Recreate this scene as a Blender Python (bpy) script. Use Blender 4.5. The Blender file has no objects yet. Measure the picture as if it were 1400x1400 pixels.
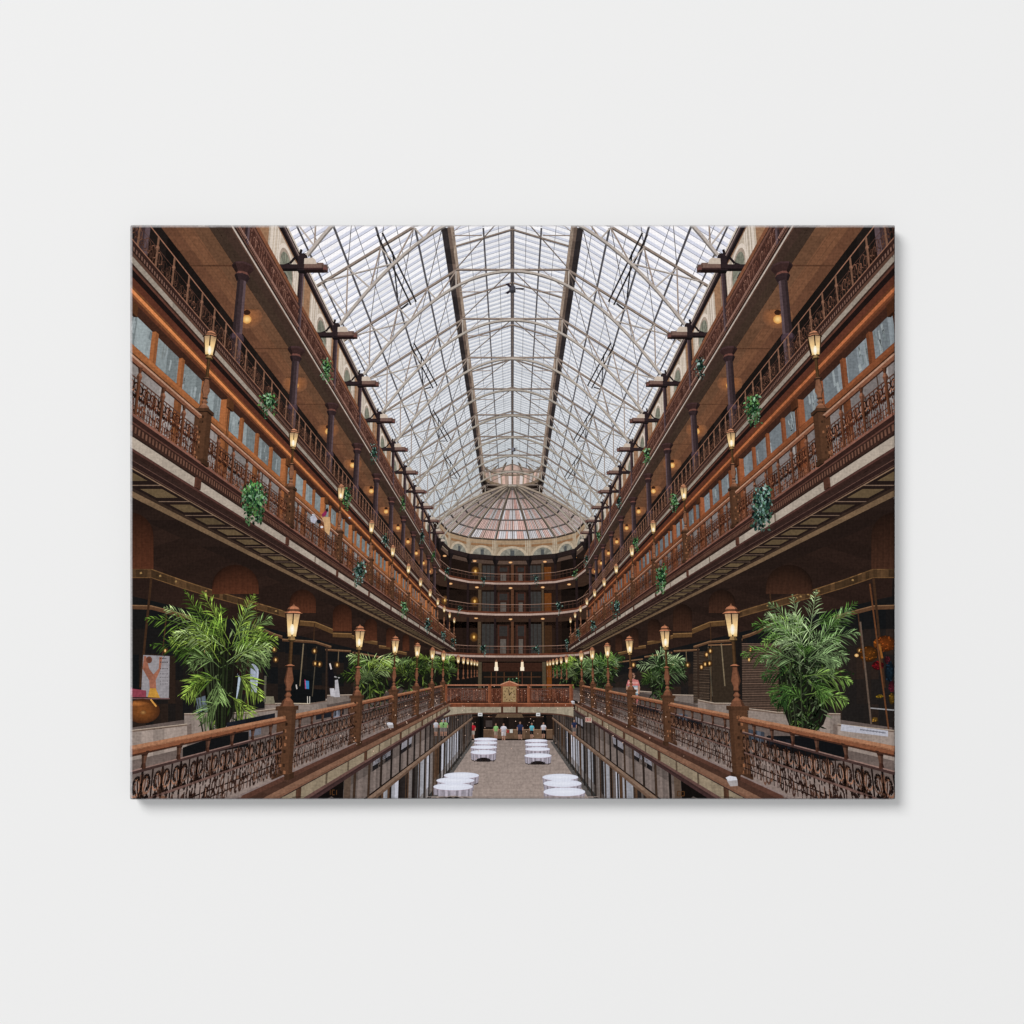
# A stretched canvas print hanging on a pale wall.  The print is ONE flat object: what is printed on it
# (a glass-roofed arcade) is ink on its face.  The ink is laid out like a photograph is: a small model of
# the arcade is projected by a pinhole onto the canvas skin (under 1 mm of relief so inks never share a
# plane), and runs on round the wrapped edges of the canvas.  Colours are the print's own inks, save the light painted along the folds.
import bpy, math, random
import numpy as np

sc = bpy.context.scene
# ------------------------------------------------------------------ camera, world, lamps, exposure
MM = 0.001                       # 1 px of the 1400 px photograph = 1 mm in the scene
FRONT = 0.0                      # y of the canvas face
THICK = 0.0262                   # how far the canvas stands off the wall
cam_d = bpy.data.cameras.new("camera"); cam = bpy.data.objects.new("camera", cam_d)
sc.collection.objects.link(cam); sc.camera = cam
CAMD = 3.0
cam.location = (0, -CAMD, 0); cam.rotation_euler = (math.radians(90), 0, 0)
cam_d.sensor_width = 36.0; cam_d.lens = 36.0 * CAMD / 1.4
cam_d.clip_start = 0.1; cam_d.clip_end = 60

world = bpy.data.worlds.new("World"); sc.world = world; world.use_nodes = True
bg = world.node_tree.nodes["Background"]
bg.inputs[0].default_value = (0.985, 0.99, 1.0, 1); bg.inputs[1].default_value = 0.14

def area(name, loc, size, power, col=(1, 1, 1)):
    d = bpy.data.lights.new(name, 'AREA'); d.shape = 'DISK'; d.size = size; d.energy = power; d.color = col
    o = bpy.data.objects.new(name, d); sc.collection.objects.link(o); o.location = loc
    from mathutils import Vector
    o.rotation_euler = (-Vector(loc)).to_track_quat('-Z', 'Y').to_euler()
    return o
area("key_softbox", (-15.4, -23.4, 16.0), 17.0, 7300, (1.0, 0.995, 0.985))       # upper left: throws the shadow down right
area("fill_softbox", (1.6, -24.0, -1.6), 6, 2090, (0.99, 0.995, 1.0))      # from behind the camera

sc.view_settings.view_transform = 'Standard'; sc.view_settings.look = 'None'
sc.view_settings.exposure = 0.0; sc.view_settings.gamma = 1.0
sc.render.film_transparent = False
sc.cycles.max_bounces = 4; sc.cycles.diffuse_bounces = 0

rnd = random.Random(11)

# ------------------------------------------------------------------ materials
def nodes_of(m):
    m.use_nodes = True
    nt = m.node_tree; nt.nodes.clear()
    out = nt.nodes.new('ShaderNodeOutputMaterial'); b = nt.nodes.new('ShaderNodeBsdfPrincipled')
    nt.links.new(b.outputs[0], out.inputs[0]); return nt, b

def math_node(nt, op, a, b=None):
    n = nt.nodes.new('ShaderNodeMath'); n.operation = op
    for i, v in enumerate((a, b)):
        if v is None: continue
        if isinstance(v, (int, float)): n.inputs[i].default_value = v
        else: nt.links.new(v, n.inputs[i])
    return n.outputs[0]

def wall_material():
    m = bpy.data.materials.new("wall_paint"); nt, b = nodes_of(m)
    tc = nt.nodes.new('ShaderNodeTexCoord')
    n1 = nt.nodes.new('ShaderNodeTexNoise'); n1.inputs['Scale'].default_value = 1.3; n1.inputs['Detail'].default_value = 3
    nt.links.new(tc.outputs['Object'], n1.inputs['Vector'])
    r = nt.nodes.new('ShaderNodeValToRGB'); r.color_ramp.elements[0].color = (0.8712, 0.8712, 0.8712, 1)
    r.color_ramp.elements[1].color = (0.8718, 0.8718, 0.8718, 1)
    nt.links.new(n1.outputs[0], r.inputs[0]); nt.links.new(r.outputs[0], b.inputs['Base Color'])
    n2 = nt.nodes.new('ShaderNodeTexNoise'); n2.inputs['Scale'].default_value = 420; n2.inputs['Detail'].default_value = 2
    nt.links.new(tc.outputs['Object'], n2.inputs['Vector'])
    bp = nt.nodes.new('ShaderNodeBump'); bp.inputs['Strength'].default_value = 0.03; bp.inputs['Distance'].default_value = 0.0004
    nt.links.new(n2.outputs[0], bp.inputs['Height']); nt.links.new(bp.outputs[0], b.inputs['Normal'])
    b.inputs['Roughness'].default_value = 0.9; b.inputs['Specular IOR Level'].default_value = 0.1
    return m

def ink_material():
    """printer's ink on woven canvas: colour from the mesh's own ink attribute, woven threads in bump and tone"""
    m = bpy.data.materials.new("ink_on_canvas"); nt, b = nodes_of(m)
    at = nt.nodes.new('ShaderNodeAttribute'); at.attribute_name = 'ink'
    tc = nt.nodes.new('ShaderNodeTexCoord')
    sep = nt.nodes.new('ShaderNodeSeparateXYZ'); nt.links.new(tc.outputs['Object'], sep.inputs[0])
    nz = nt.nodes.new('ShaderNodeTexNoise'); nz.inputs['Scale'].default_value = 90; nz.inputs['Detail'].default_value = 2
    nt.links.new(tc.outputs['Object'], nz.inputs['Vector'])
    wob = math_node(nt, 'MULTIPLY', nz.outputs[0], 11.0)
    k = 2 * math.pi / 0.0041
    sx = math_node(nt, 'SINE', math_node(nt, 'ADD', math_node(nt, 'MULTIPLY', sep.outputs[0], k), wob))
    sz = math_node(nt, 'SINE', math_node(nt, 'ADD', math_node(nt, 'MULTIPLY', sep.outputs[2], k), wob))
    weave = math_node(nt, 'ADD', math_node(nt, 'MULTIPLY', sx, 0.5), math_node(nt, 'MULTIPLY', sz, 0.5))
    gr = nt.nodes.new('ShaderNodeTexNoise'); gr.inputs['Scale'].default_value = 260; gr.inputs['Detail'].default_value = 3
    gr.inputs['Roughness'].default_value = 0.6
    nt.links.new(tc.outputs['Object'], gr.inputs['Vector'])
    g2 = math_node(nt, 'SUBTRACT', gr.outputs[0], 0.5)
    tone = math_node(nt, 'ADD', 1.0, math_node(nt, 'ADD', math_node(nt, 'MULTIPLY', weave, 0.05), math_node(nt, 'MULTIPLY', g2, 1.0)))
    # grain shows in the dark and middle inks, hardly in the whites
    lum = nt.nodes.new('ShaderNodeRGBToBW'); nt.links.new(at.outputs['Color'], lum.inputs[0])
    mr = nt.nodes.new('ShaderNodeMapRange'); mr.inputs['From Min'].default_value = 0.2; mr.inputs['From Max'].default_value = 0.75
    mr.inputs['To Min'].default_value = 1.0; mr.inputs['To Max'].default_value = 0.12
    nt.links.new(lum.outputs[0], mr.inputs['Value'])
    tone = math_node(nt, 'ADD', 1.0, math_node(nt, 'MULTIPLY', math_node(nt, 'SUBTRACT', tone, 1.0), mr.outputs[0]))
    sc_ = nt.nodes.new('ShaderNodeVectorMath'); sc_.operation = 'SCALE'
    nt.links.new(at.outputs['Color'], sc_.inputs[0]); nt.links.new(tone, sc_.inputs['Scale'])
    nt.links.new(sc_.outputs[0], b.inputs['Base Color'])
    h = math_node(nt, 'ADD', math_node(nt, 'MULTIPLY', weave, 0.32), math_node(nt, 'MULTIPLY', gr.outputs[0], 1.1))
    bp = nt.nodes.new('ShaderNodeBump'); bp.inputs['Strength'].default_value = 0.5; bp.inputs['Distance'].default_value = 0.0007
    nt.links.new(h, bp.inputs['Height']); nt.links.new(bp.outputs[0], b.inputs['Normal'])
    b.inputs['Roughness'].default_value = 0.75; b.inputs['Specular IOR Level'].default_value = 0.02
    return m
INK = ink_material(); WALL = wall_material()

# ------------------------------------------------------------------ the printed picture: pinhole and projection
F, CX, CY, HOR = 1040.0, 700.5, 700.0, 938.0
TH = math.atan((HOR - CY) / F); CT, ST = math.cos(TH), math.sin(TH)
X0, X1, Y0, Y1 = 178.5, 1223.0, 308.5, 1092.0          # the print's face in photograph pixels
RAD = 3.2                                              # radius of the wrapped edge, px
ARC = RAD * math.pi / 2; SIDE = 21.5
U0, U1, V0, V1 = X0 + RAD, X1 - RAD, Y0 + RAD, Y1 - RAD   # flat part
RELIEF = 1.4 * MM; DN, DF = 6.0, 150.0

def srgb(c):
    c = np.clip(np.asarray(c, dtype=float) / 255.0, 0, 1)
    return np.where(c <= 0.04045, c / 12.92, ((c + 0.055) / 1.055) ** 2.4)

def tone(C):
    """the print's muted, slightly crushed colour"""
    C = np.asarray(C, float); g = (C @ np.array([.3, .59, .11]))[..., None]
    C = g + (C - g) * 0.80
    t = np.clip(C / 255.0, 0, 1)
    return 255.0 * (t ** 1.10 * (1 - t) + t * t) * np.array([1.0, .99, 1.0])

def to_img(P, world_space=True):
    """arcade metres (x right, y ahead, z up, eye at 0) -> px, py, depth"""
    x, y, z = P[..., 0], P[..., 1], P[..., 2]
    if world_space:
        d = y * CT + z * ST; up = z * CT - y * ST
        d = np.maximum(d, 0.5)
        return np.stack([CX + F * x / d, CY - F * up / d, d], -1)
    return P

def at(px, py, X=None, Y=None, Z=None):
    """the arcade point seen at a pixel, on the plane x=X, y=Y or z=Z"""
    a = (px - CX) / F; b = (CY - py) / F
    d = np.array([a, CT - b * ST, ST + b * CT])
    t = X / d[0] if X is not None else Y / d[1] if Y is not None else Z / d[2]
    return d * t

class Part:
    def __init__(s, name, parent=None, label=None, kind=None):
        s.name, s.parent, s.label, s.kind = name, parent, label, kind
        s.polys = {}           # k -> list of (img coords (n,k,3), colours (n,k,3))
        ALL.append(s)
    def add(s, P, C, bias=0.0, img=False):
        P = np.asarray(P, float); k = P.shape[-2]
        if P.ndim == 2: P = P[None]
        C = np.asarray(C, float)
        if C.ndim == 1: C = np.broadcast_to(C, P.shape)
        elif C.ndim == 2:
            C = np.broadcast_to(C[:, None, :] if C.shape[0] == P.shape[0] and C.shape[0] != k else C[None], P.shape)
        if not img:
            P = TF(P); Q = to_img(P)
        else:
            Q = P.copy()
            if DMAP[0] == 'shop':        # pixels of the shop fronts lie on the plane 9.3 m out
                Q[..., 2] = np.minimum(9.3 * F / np.maximum(np.abs(Q[..., 0] - CX), 60), 140) * (1 + (Q[..., 2] - 24) * 0.04)
            elif DMAP[0] == 'deck':      # between the lower railing and the shops
                Q[..., 2] = np.minimum(4.1 * F / np.maximum(np.abs(Q[..., 0] - CX), 40), 110) * 1.16 * (Q[..., 2] / 20.0)
            if MIR[0] < 0: Q[..., 0] = 2 * CX - Q[..., 0]
        Q = Q.copy(); Q[..., 2] *= (1.0 - bias)
        s.polys.setdefault(k, []).append((Q, srgb(tone(C))))
ALL = []
DMAP = [None]
MIR = [1]          # 1 = built as for the right side (x>0); -1 = left
SLOPE = [0.0]
def TF(P):
    P = P.copy()
    if SLOPE[0]: P[..., 2] = P[..., 2] + SLOPE[0] * (P[..., 1] - 14.0)
    P[..., 0] = P[..., 0] * MIR[0]
    return P

def A(*c): return np.array(c, float)
def shade(n):
    """how the arcade photograph's top light falls on a facing"""
    n = n / (np.linalg.norm(n, axis=-1, keepdims=True) + 1e-9)
    return 0.74 + 0.30 * n[..., 2] - 0.10 * n[..., 1]

def quad(p, a, b, c, d, col, bias=0.0, img=False): p.add([a, b, c, d], col, bias, img)

def box(p, x0, x1, y0, y1, z0, z1, col, bias=0.0, cols=None, j=0.0):
    V = np.array([[x0,y0,z0],[x1,y0,z0],[x1,y1,z0],[x0,y1,z0],[x0,y0,z1],[x1,y0,z1],[x1,y1,z1],[x0,y1,z1]], float)
    faces = [((0,1,5,4),(0,-1,0)),((3,2,6,7),(0,1,0)),((0,3,7,4),(-1,0,0)),((1,2,6,5),(1,0,0)),((4,5,6,7),(0,0,1)),((0,1,2,3),(0,0,-1))]
    col = np.asarray(col, float)
    for idx, n in faces:
        Q = V[list(idx)]; n = A(*n)
        if np.dot(n, Q.mean(0)) > 0: continue
        f = float(shade(n)) * (1 + rnd.uniform(-j, j))
        p.add(Q, col * f, bias)

def beam(p, a, b, w, col, bias=0.0, h=None, up=(0, 0, 1)):
    """square bar from a to b"""
    a = A(*a); b = A(*b); d = b - a; L = np.linalg.norm(d)
    if L < 1e-6: return
    d /= L; up = A(*up)
    if abs(np.dot(up, d)) > 0.95: up = A(0, 1, 0)
    s = np.cross(d, up); s /= np.linalg.norm(s); u = np.cross(s, d); h = h or w
    s = s * w / 2; u = u * h / 2; col = np.asarray(col, float)
    ring = [(-1,-1),(1,-1),(1,1),(-1,1)]
    for i in range(4):
        q0 = ring[i]; q1 = ring[(i + 1) % 4]
        n = (s * (q0[0] + q1[0]) / w + u * (q0[1] + q1[1]) / h)
        o0 = s * q0[0] + u * q0[1]; o1 = s * q1[0] + u * q1[1]
        Q = np.array([a + o0, b + o0, b + o1, a + o1])
        if np.dot(n, Q.mean(0)) > 0: continue
        p.add(Q, col * float(shade(n)), bias)

def path(p, pts, w, col, bias=0.0, h=None):
    for a, b in zip(pts[:-1], pts[1:]): beam(p, a, b, w, col, bias, h)

def lathe(p, x, y, prof, n=8, bias=0.0, side=(1.1, 0.75)):
    """prof: list of (radius, z, colour)"""
    ang = [2 * math.pi * (i + .5) / n for i in range(n)]
    for (r0, z0, c0), (r1, z1, c1) in zip(prof[:-1], prof[1:]):
        c0 = np.asarray(c0, float)
        for i in range(n):
            a0, a1 = ang[i], ang[(i + 1) % n]; am = (a0 + (a1 if a1 > a0 else a1 + 2 * math.pi)) / 2
            nn = A(math.cos(am), math.sin(am), (r0 - r1) / (abs(z1 - z0) + 1e-4) * (1 if z1 > z0 else -1))
            if nn[0] * x * 1.0 + nn[1] * y > 0.15 * abs(y): continue
            f = float(shade(nn)) * (side[0] if nn[0] * -x > 0 else side[1]) * 1.05
            p.add([[x + r0 * math.cos(a0), y + r0 * math.sin(a0), z0], [x + r0 * math.cos(a1), y + r0 * math.sin(a1), z0],
                   [x + r1 * math.cos(a1), y + r1 * math.sin(a1), z1], [x + r1 * math.cos(a0), y + r1 * math.sin(a0), z1]], c0 * f, bias)

def ygrid(y0, y1, n=None, step=None):
    """cut a long run along the arcade so that near pieces are short"""
    n = n or max(3, int(16 * math.log(y1 / y0) + 2))
    return y0 * (y1 / y0) ** (np.arange(n + 1) / n)

def run(p, prof, y0, y1, cols, bias=0.0, n=None, far=None, j=0.05):
    """extrude a profile [(x,z)...] along y; cols one per profile segment; far = colour multiplier at the far end"""
    ys = ygrid(y0, y1, n)
    for (xa, za), (xb, zb), col in zip(prof[:-1], prof[1:], cols):
        if col is None: continue
        col = np.asarray(col, float)
        for i in range(len(ys) - 1):
            ya, yb = ys[i], ys[i + 1]
            f = 1.0 if far is None else 1 + (far - 1) * (ya - y0) / (y1 - y0)
            f *= 1 + rnd.uniform(-j, j)
            p.add([[xa, ya, za], [xa, yb, za], [xb, yb, zb], [xb, ya, zb]], col * f, bias)

def ribbon(p, pts, X, w, col, bias=0.0):
    """flat iron strip in the plane x = X; pts [(y,z)...]"""
    pts = [A(*q) for q in pts]
    for a, b in zip(pts[:-1], pts[1:]):
        d = b - a; L = np.hypot(*d)
        if L < 1e-6: continue
        n = A(-d[1], d[0]) / L * w / 2
        Q = [a - n, b - n, b + n, a + n]
        p.add([[X, q[0], q[1]] for q in Q], col, bias)

def ribbons(p, strips, X, bias=0.0):
    """many strips at once: [(pts, w, col)]"""
    P = []; C = []
    for pts, w, col in strips:
        pts = np.asarray(pts, float); d = pts[1:] - pts[:-1]; L = np.hypot(d[:, 0], d[:, 1]) + 1e-9
        n = np.stack([-d[:, 1], d[:, 0]], 1) / L[:, None] * w / 2
        a, b = pts[:-1], pts[1:]
        Q = np.stack([a - n, b - n, b + n, a + n], 1)
        P.append(np.concatenate([np.full(Q.shape[:2] + (1,), X), Q], -1)); C.append(np.broadcast_to(np.asarray(col, float), (len(Q), 3)))
    P = np.concatenate(P); C = np.concatenate(C)
    p.add(P, np.repeat(C[:, None, :], 4, 1), bias)

def ipoly(p, pts, d, col, bias=0.0):
    """flat-on patch: pixel polygon at depth d (metres)"""
    pts = np.asarray(pts, float); d = np.broadcast_to(np.asarray(d, float), (len(pts),))
    p.add(np.concatenate([pts, d[:, None]], 1), col, bias, img=True)

def iell(p, cx, cy, rx, ry, d, col, n=14, bias=0.0, a0=0, a1=2 * math.pi, edge=None):
    an = np.linspace(a0, a1, n + 1)
    x = cx + rx * np.cos(an); y = cy + ry * np.sin(an)
    c = np.asarray(col, float); e = c if edge is None else np.asarray(edge, float)
    for i in range(n):
        p.add([[cx, cy, d], [x[i], y[i], d], [x[i + 1], y[i + 1], d]], [c, e, e], bias, img=True)

def iline(p, a, b, w, d, col, bias=0.0, d2=None, w2=None):
    a = A(*a); b = A(*b); v = b - a; L = np.hypot(*v); n = A(-v[1], v[0]) / (L + 1e-9) / 2
    w2 = w if w2 is None else w2; d2 = d if d2 is None else d2
    p.add([[*(a - n * w), d], [*(b - n * w2), d2], [*(b + n * w2), d2], [*(a + n * w), d]], col, bias, img=True)

def lerp(a, b, t): return np.asarray(a, float) * (1 - t) + np.asarray(b, float) * t

# ---- inks (sRGB as printed)
CREAM = (186, 172, 156); IRON = (58, 34, 26); IRON_HI = (150, 96, 66); RAILW = (168, 100, 60); ORANGE = (190, 104, 48)
ORANGE_D = (118, 58, 30); BROWN = (92, 55, 40); DARK = (38, 27, 23); PURPLE = (84, 62, 70); TRUSS = (205, 190, 172); TRUSS_D = (160, 140, 122)
SIDES = ((-1, 'left'), (1, 'right'))
B3 = lambda k: 22.7 + 6.35 * k           # bays of the two upper galleries and the roof
BM = lambda k: 14.3 + 6.33 * k           # lamp posts of the lower gallery
B2 = lambda k: 15.15 + 6.4 * k           # lamp posts of the second gallery
YEND = 93.0
LANT = []

# ------------------------------------------------------------------ backdrop of the picture
pb = Part('printed_backdrop', label='dark brown printed depth behind the galleries')
for i in range(20):
    for j in range(14):
        x0 = X0 - 30 + i * 56; y0 = Y0 - 30 + j * 62
        c = lerp((34, 24, 20), (46, 32, 25), rnd.random())
        ipoly(pb, [(x0, y0), (x0 + 56, y0), (x0 + 56, y0 + 62), (x0, y0 + 62)], 149, c)

# ------------------------------------------------------------------ glass roof
def glass_col(y, k):
    t = min(1, max(0, (y - 34) / 56)) ** 0.8
    a = lerp((255, 255, 255), (212, 219, 220), t) - (7 if rnd.random() < .25 else 0); b = lerp((214, 219, 234), (182, 192, 196), t)
    return a if k == 0 else b
RX = [3.6, 5.15, 6.85, 8.5, 10.9]
ZR = lambda x: 24.95 - 0.7 * (x - 3.43)
for s, nm in SIDES:
    MIR[0] = s
    g = Part('glass_roof', label='pale louvred glass slope, %s half of the roof' % nm)
    y = 18.0
    while y < YEND:
        st = 0.62
        for k, (a, b) in enumerate(((0, .62), (.62, 1.0))):
            ya, yb = y + a * st, y + b * st
            for xa, xb in ((3.6, 5.15), (5.15, 6.85), (6.85, 8.5), (8.5, 10.4)):
                c = glass_col(y, k) * (1 + rnd.uniform(-.025, .02))
                g.add([[xa, ya, ZR(xa)], [xb, ya, ZR(xb)], [xb, yb, ZR(xb)], [xa, yb, ZR(xa)]], np.clip(c, 0, 255))
            for xa, xb, za, zb in ((0, 1.75, 27.6, 27.0), (1.75, 3.45, 27.0, 26.4)):
                c = glass_col(y, k) * (1 + rnd.uniform(-.025, .02))
                g.add([[xa, ya, za], [xb, ya, zb], [xb, yb, zb], [xa, yb, za]], np.clip(c, 0, 255))
        c = lerp((112, 114, 140), (146, 154, 164), min(1, y / 80))
        w = 0.024 + 0.0005 * y
        g.add([[3.6, y, ZR(3.6)], [10.4, y, ZR(10.4)], [10.4, y + w, ZR(10.4)], [3.6, y + w, ZR(3.6)]], c, 0.002)
        g.add([[0, y, 27.6], [3.45, y, 26.4], [3.45, y + w, 26.4], [0, y + w, 27.6]], c, 0.002)
        y += st
    gl = Part('glazing_bar', label='dark lengthwise glazing bars of the %s slope' % nm)
    for x, z, w in ((5.15, ZR(5.15) - .1, .12), (6.85, ZR(6.85) - .1, .12), (8.5, ZR(8.5) - .1, .12), (9.8, ZR(9.8) - .1, .1), (1.75, 26.9, .11),
                    (4.35, ZR(4.35) - .05, .034), (6.0, ZR(6.0) - .05, .034), (7.7, ZR(7.7) - .05, .034), (9.35, ZR(9.35) - .05, .034), (.85, 27.2, .03), (2.6, 26.6, .03)):
        ys = ygrid(18, YEND, 30)
        for a, b in zip(ys[:-1], ys[1:]):
            c = lerp((70, 66, 70), (108, 108, 110), a / YEND)
            gl.add([[x - w / 2, a, z], [x + w / 2, a, z], [x + w / 2, b, z], [x - w / 2, b, z]], c, 0.004)
    mb = Part('monitor_beam', label='thick brown beam under the raised ridge glass, %s' % nm)
    ys = np.arange(18, YEND + 1, 0.8)
    for a, b in zip(ys[:-1], ys[1:]):
        k = 1 + rnd.uniform(-.12, .12)
        mb.add([[3.6, a, 24.75], [3.45, a, 26.4], [3.45, b, 26.4], [3.6, b, 24.75]], A(150, 130, 112) * k, 0.006)
        mb.add([[3.42, a, 24.7], [3.62, a, 24.7], [3.62, b, 24.7], [3.42, b, 24.7]], A(108, 90, 78) * k, 0.008)
        mb.add([[3.95, a, 24.75], [3.60, a, 24.70], [3.60, b, 24.70], [3.95, b, 24.75]], A(54, 48, 48) * k, 0.009)
        if rnd.random() < .5: mb.add([[3.5, a, 25.5], [3.46, a, 26.2], [3.46, a + .3, 26.2], [3.5, a + .3, 25.5]], A(170, 150, 130) * k, 0.012)
MIR[0] = 1
rg = Part('ridge_beam', label='dark ridge beam along the top of the roof')
ys = ygrid(18, 90, 30)
for a, b in zip(ys[:-1], ys[1:]):
    rg.add([[-.13, a, 27.5], [.13, a, 27.5], [.13, b, 27.5], [-.13, b, 27.5]], (92, 86, 86), 0.004)

def truss(k):
    y = B3(k) + 0.1
    t = Part('roof_truss', label='cream iron roof truss')
    f = 1.0 if y < 60 else 0.93
    W = 0.088 + 0.0006 * y
    col = A(*lerp((226, 212, 200), (216, 204, 184), min(1, (y - 20) / 50))) * f; dk = A(178, 158, 142) * f
    tb = Part('brace_rod', t)
    Za = lambda x: 24.6 - 0.088 * x * x
    for s in (1, -1):
        MIR[0] = s; sp = Part('spandrel_plate', t)
        xs = np.linspace(0, 8.75, 15)
        path(t, [(x, y, Za(x)) for x in xs], W * 1.2, col, 0.02)
        path(t, [(3.43, y, 24.65), (10.2, y, 24.65 - .7 * 6.77)], W * 1.05, dk * 1.02, 0.012)
        beam(t, (0, y, 24.7), (3.43, y, 24.7), W * .9, dk * 1.05, 0.016)
        path(t, [(0, y, 27.45), (3.45, y, 26.3)], W * .8, dk, 0.01)
        beam(t, (0, y, 24.7), (0, y, 27.4), W * .6, dk, 0.012)
        # lattice between arch and rafter
        rf = [(x, 24.6 - .7 * (x - 3.43)) for x in (3.43, 5.15, 6.85, 8.5, 9.8)]
        ar = [(x, Za(x)) for x in (3.4, 4.6, 6.1, 7.3, 8.45)]
        for i in range(5):
            beam(t, (rf[i][0], y, rf[i][1]), (ar[i][0], y, ar[i][1]), W * .6, col, 0.015)
            if i < 4:
                beam(t, (rf[i][0], y, rf[i][1]), (ar[i + 1][0], y, ar[i + 1][1]), W * .55, dk * 1.1, 0.014)
                # plan bracing under the glass
                if y < 85 and i < 3:
                    beam(tb, (rf[i][0], y, rf[i][1] + .05), (rf[i + 1][0], y + 6.35, rf[i + 1][1] + .05), W * .33, dk * .95, 0.01)
        beam(t, (ar[2][0], y, ar[2][1]), (9.8, y, 20.25), W * .55, col, 0.013)
        beam(tb, (0, y, 24.7), (3.4, y + 6.35, 24.8), W * .42, dk * 1.08, 0.011)
        beam(tb, (1.75, y + 3.2, 26.8), (3.4, y + 3.2, 25.2), W * .3, dk * 1.1, 0.011)
        beam(tb, (1.72, y + 3.2, 25.0), (3.4, y + 3.2, 25.0), W * .4, dk * 1.15, 0.011)
        # white spandrel plate at the springing
        sp.add([[8.85, y, 17.48], [8.3, y, 17.48], [8.38, y, 17.68], [8.5, y, 17.78], [8.85, y, 17.74]], A(205, 188, 168) * f, 0.024)
        
    MIR[0] = 1
    return t
for k in range(0, 12): truss(k)
for s, nm in SIDES:
    MIR[0] = s
    for k in (2, 4, 6, 8):
        r = Part('sway_brace', label='thin dark crossed brace rods beside the arches')
        y = B3(k) - 1.0
        zz = ZR(6.85) - .25
        for a, b in (((6.85, y, zz), (5.9, y + 6, 21.6)), ((6.6, y, zz + .1), (5.6, y + 6, 21.8)), ((6.3, y + 1.5, 22.3), (6.6, y + 5.5, 21.8)), ((6.0, y + 5.8, 21.6), (6.85, y + 8.0, zz))):
            beam(r, a, b, .07, (78, 70, 70), 0.02)
MIR[0] = 1
def fan(y, r, ang, x=0.0):
    f = Part('ceiling_fan', label='dark three bladed fan hanging from the roof ridge')
    z = 24.3
    beam(f, (x, y, 27.4), (x, y, z), .08, (92, 84, 82), 0.03)
    lathe(f, x, y, [(.0, z - .3, (150, 150, 158)), (.22, z - .22, (120, 120, 130)), (.2, z + .1, (70, 62, 66))], 8, 0.03)
    for k in range(3):
        a = ang + k * 2 * math.pi / 3; d = A(math.cos(a), math.sin(a), 0); n = A(-math.sin(a), math.cos(a), 0)
        c0 = A(x, y, z); f.add([c0 + d * .2 - n * .09, c0 + d * r - n * .13, c0 + d * r + n * .1, c0 + d * .2 + n * .07], (52, 44, 54), 0.035)
fan(43.4, .72, 0.05); fan(76.5, .6, 1.2, 0.1)

# ------------------------------------------------------------------ far end: half dome, clerestory, curved galleries
PL = [(9.05, 93.0), (8.3, 100.5), (5.95, 104.3), (2.35, 106.0)]
POLY = PL + [(-x, y) for x, y in PL[::-1]]
dm = Part('dome', label='stained red and white glass half dome at the far end')
ring = []
for (xa, ya), (xb, yb) in zip(POLY[:-1], POLY[1:]): ring += [(xa, ya), ((xa + xb) / 2 * 1.004, (ya + yb) / 2 + .1)]
ring.append(POLY[-1])
ring = [(x * 1.03, y + 1.2) for x, y in ring]
def dome_pt(i, u, v=0.0):
    """i + v along the ring, u 0 at apex..1 at ring"""
    i0 = int(min(i, len(ring) - 2)); fr = i - i0 + v
    rx = ring[i0][0] * (1 - fr) + ring[i0 + 1][0] * fr; ry = ring[i0][1] * (1 - fr) + ring[i0 + 1][1] * fr
    bul = 1.0 * math.sin(u * math.pi) * .55
    return A(rx * u, 91.5 + (ry - 91.5) * u, 24.6 + (20.45 - 24.6) * u + bul)
US = [0.1, 0.30, 0.50, 0.68, 0.85, 1.0]
for i in range(len(ring) - 1):
    for r in range(5):
        n = 7 if r > 1 else 5
        for q in range(n):
            base = [(206, 146, 130), (190, 196, 204), (168, 104, 90), (196, 176, 172), (172, 150, 146)]
            edge = abs(q - (n - 1) / 2) < 1.2
            if r == 4: c = base[0] if edge and i % 2 == 0 or rnd.random() < .35 else base[1]
            elif r == 3: c = base[0] if rnd.random() < .7 else base[3]
            elif r == 2: c = base[1] if not edge else base[0]
            else: c = base[rnd.choice((0, 2, 3, 4))]
            side = abs(i + .5 - (len(ring) - 1) / 2) / ((len(ring) - 1) / 2)
            c = lerp(A(*c) * 1.14, (194, 184, 176), .4 + .4 * side) * (1 + rnd.uniform(-.08, .08))
            a, b = q / n, (q + 1) / n
            dm.add([dome_pt(i, US[r], a), dome_pt(i, US[r], b), dome_pt(i, US[r + 1], b), dome_pt(i, US[r + 1], a)], c)
            ln = [dome_pt(i, US[r], a), dome_pt(i, US[r + 1], a)]
            beam(dm, ln[0], ln[1], .04, (140, 124, 120), 0.004)
for r, u in enumerate(US):
    rb = Part('dome_ring', label='dark ring bar of the dome')
    for i in range(len(ring) - 1):
        beam(rb, dome_pt(i, u, 0), dome_pt(i, u, 1), .17 if u > .2 else .28, (124, 114, 110) if u < 1 else (86, 74, 70), 0.02)
for i in range(0, len(ring), 1):
    rb = Part('dome_rib', label='tan iron rib of the dome')
    ii = min(i, len(ring) - 2); v = 0 if i < len(ring) - 1 else 1
    path(rb, [dome_pt(ii, u, v) for u in np.linspace(.06 if i % 2 == 0 else .3, 1, 7)], .24 if i % 2 == 0 else .11, (196, 176, 152), 0.03)
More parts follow.
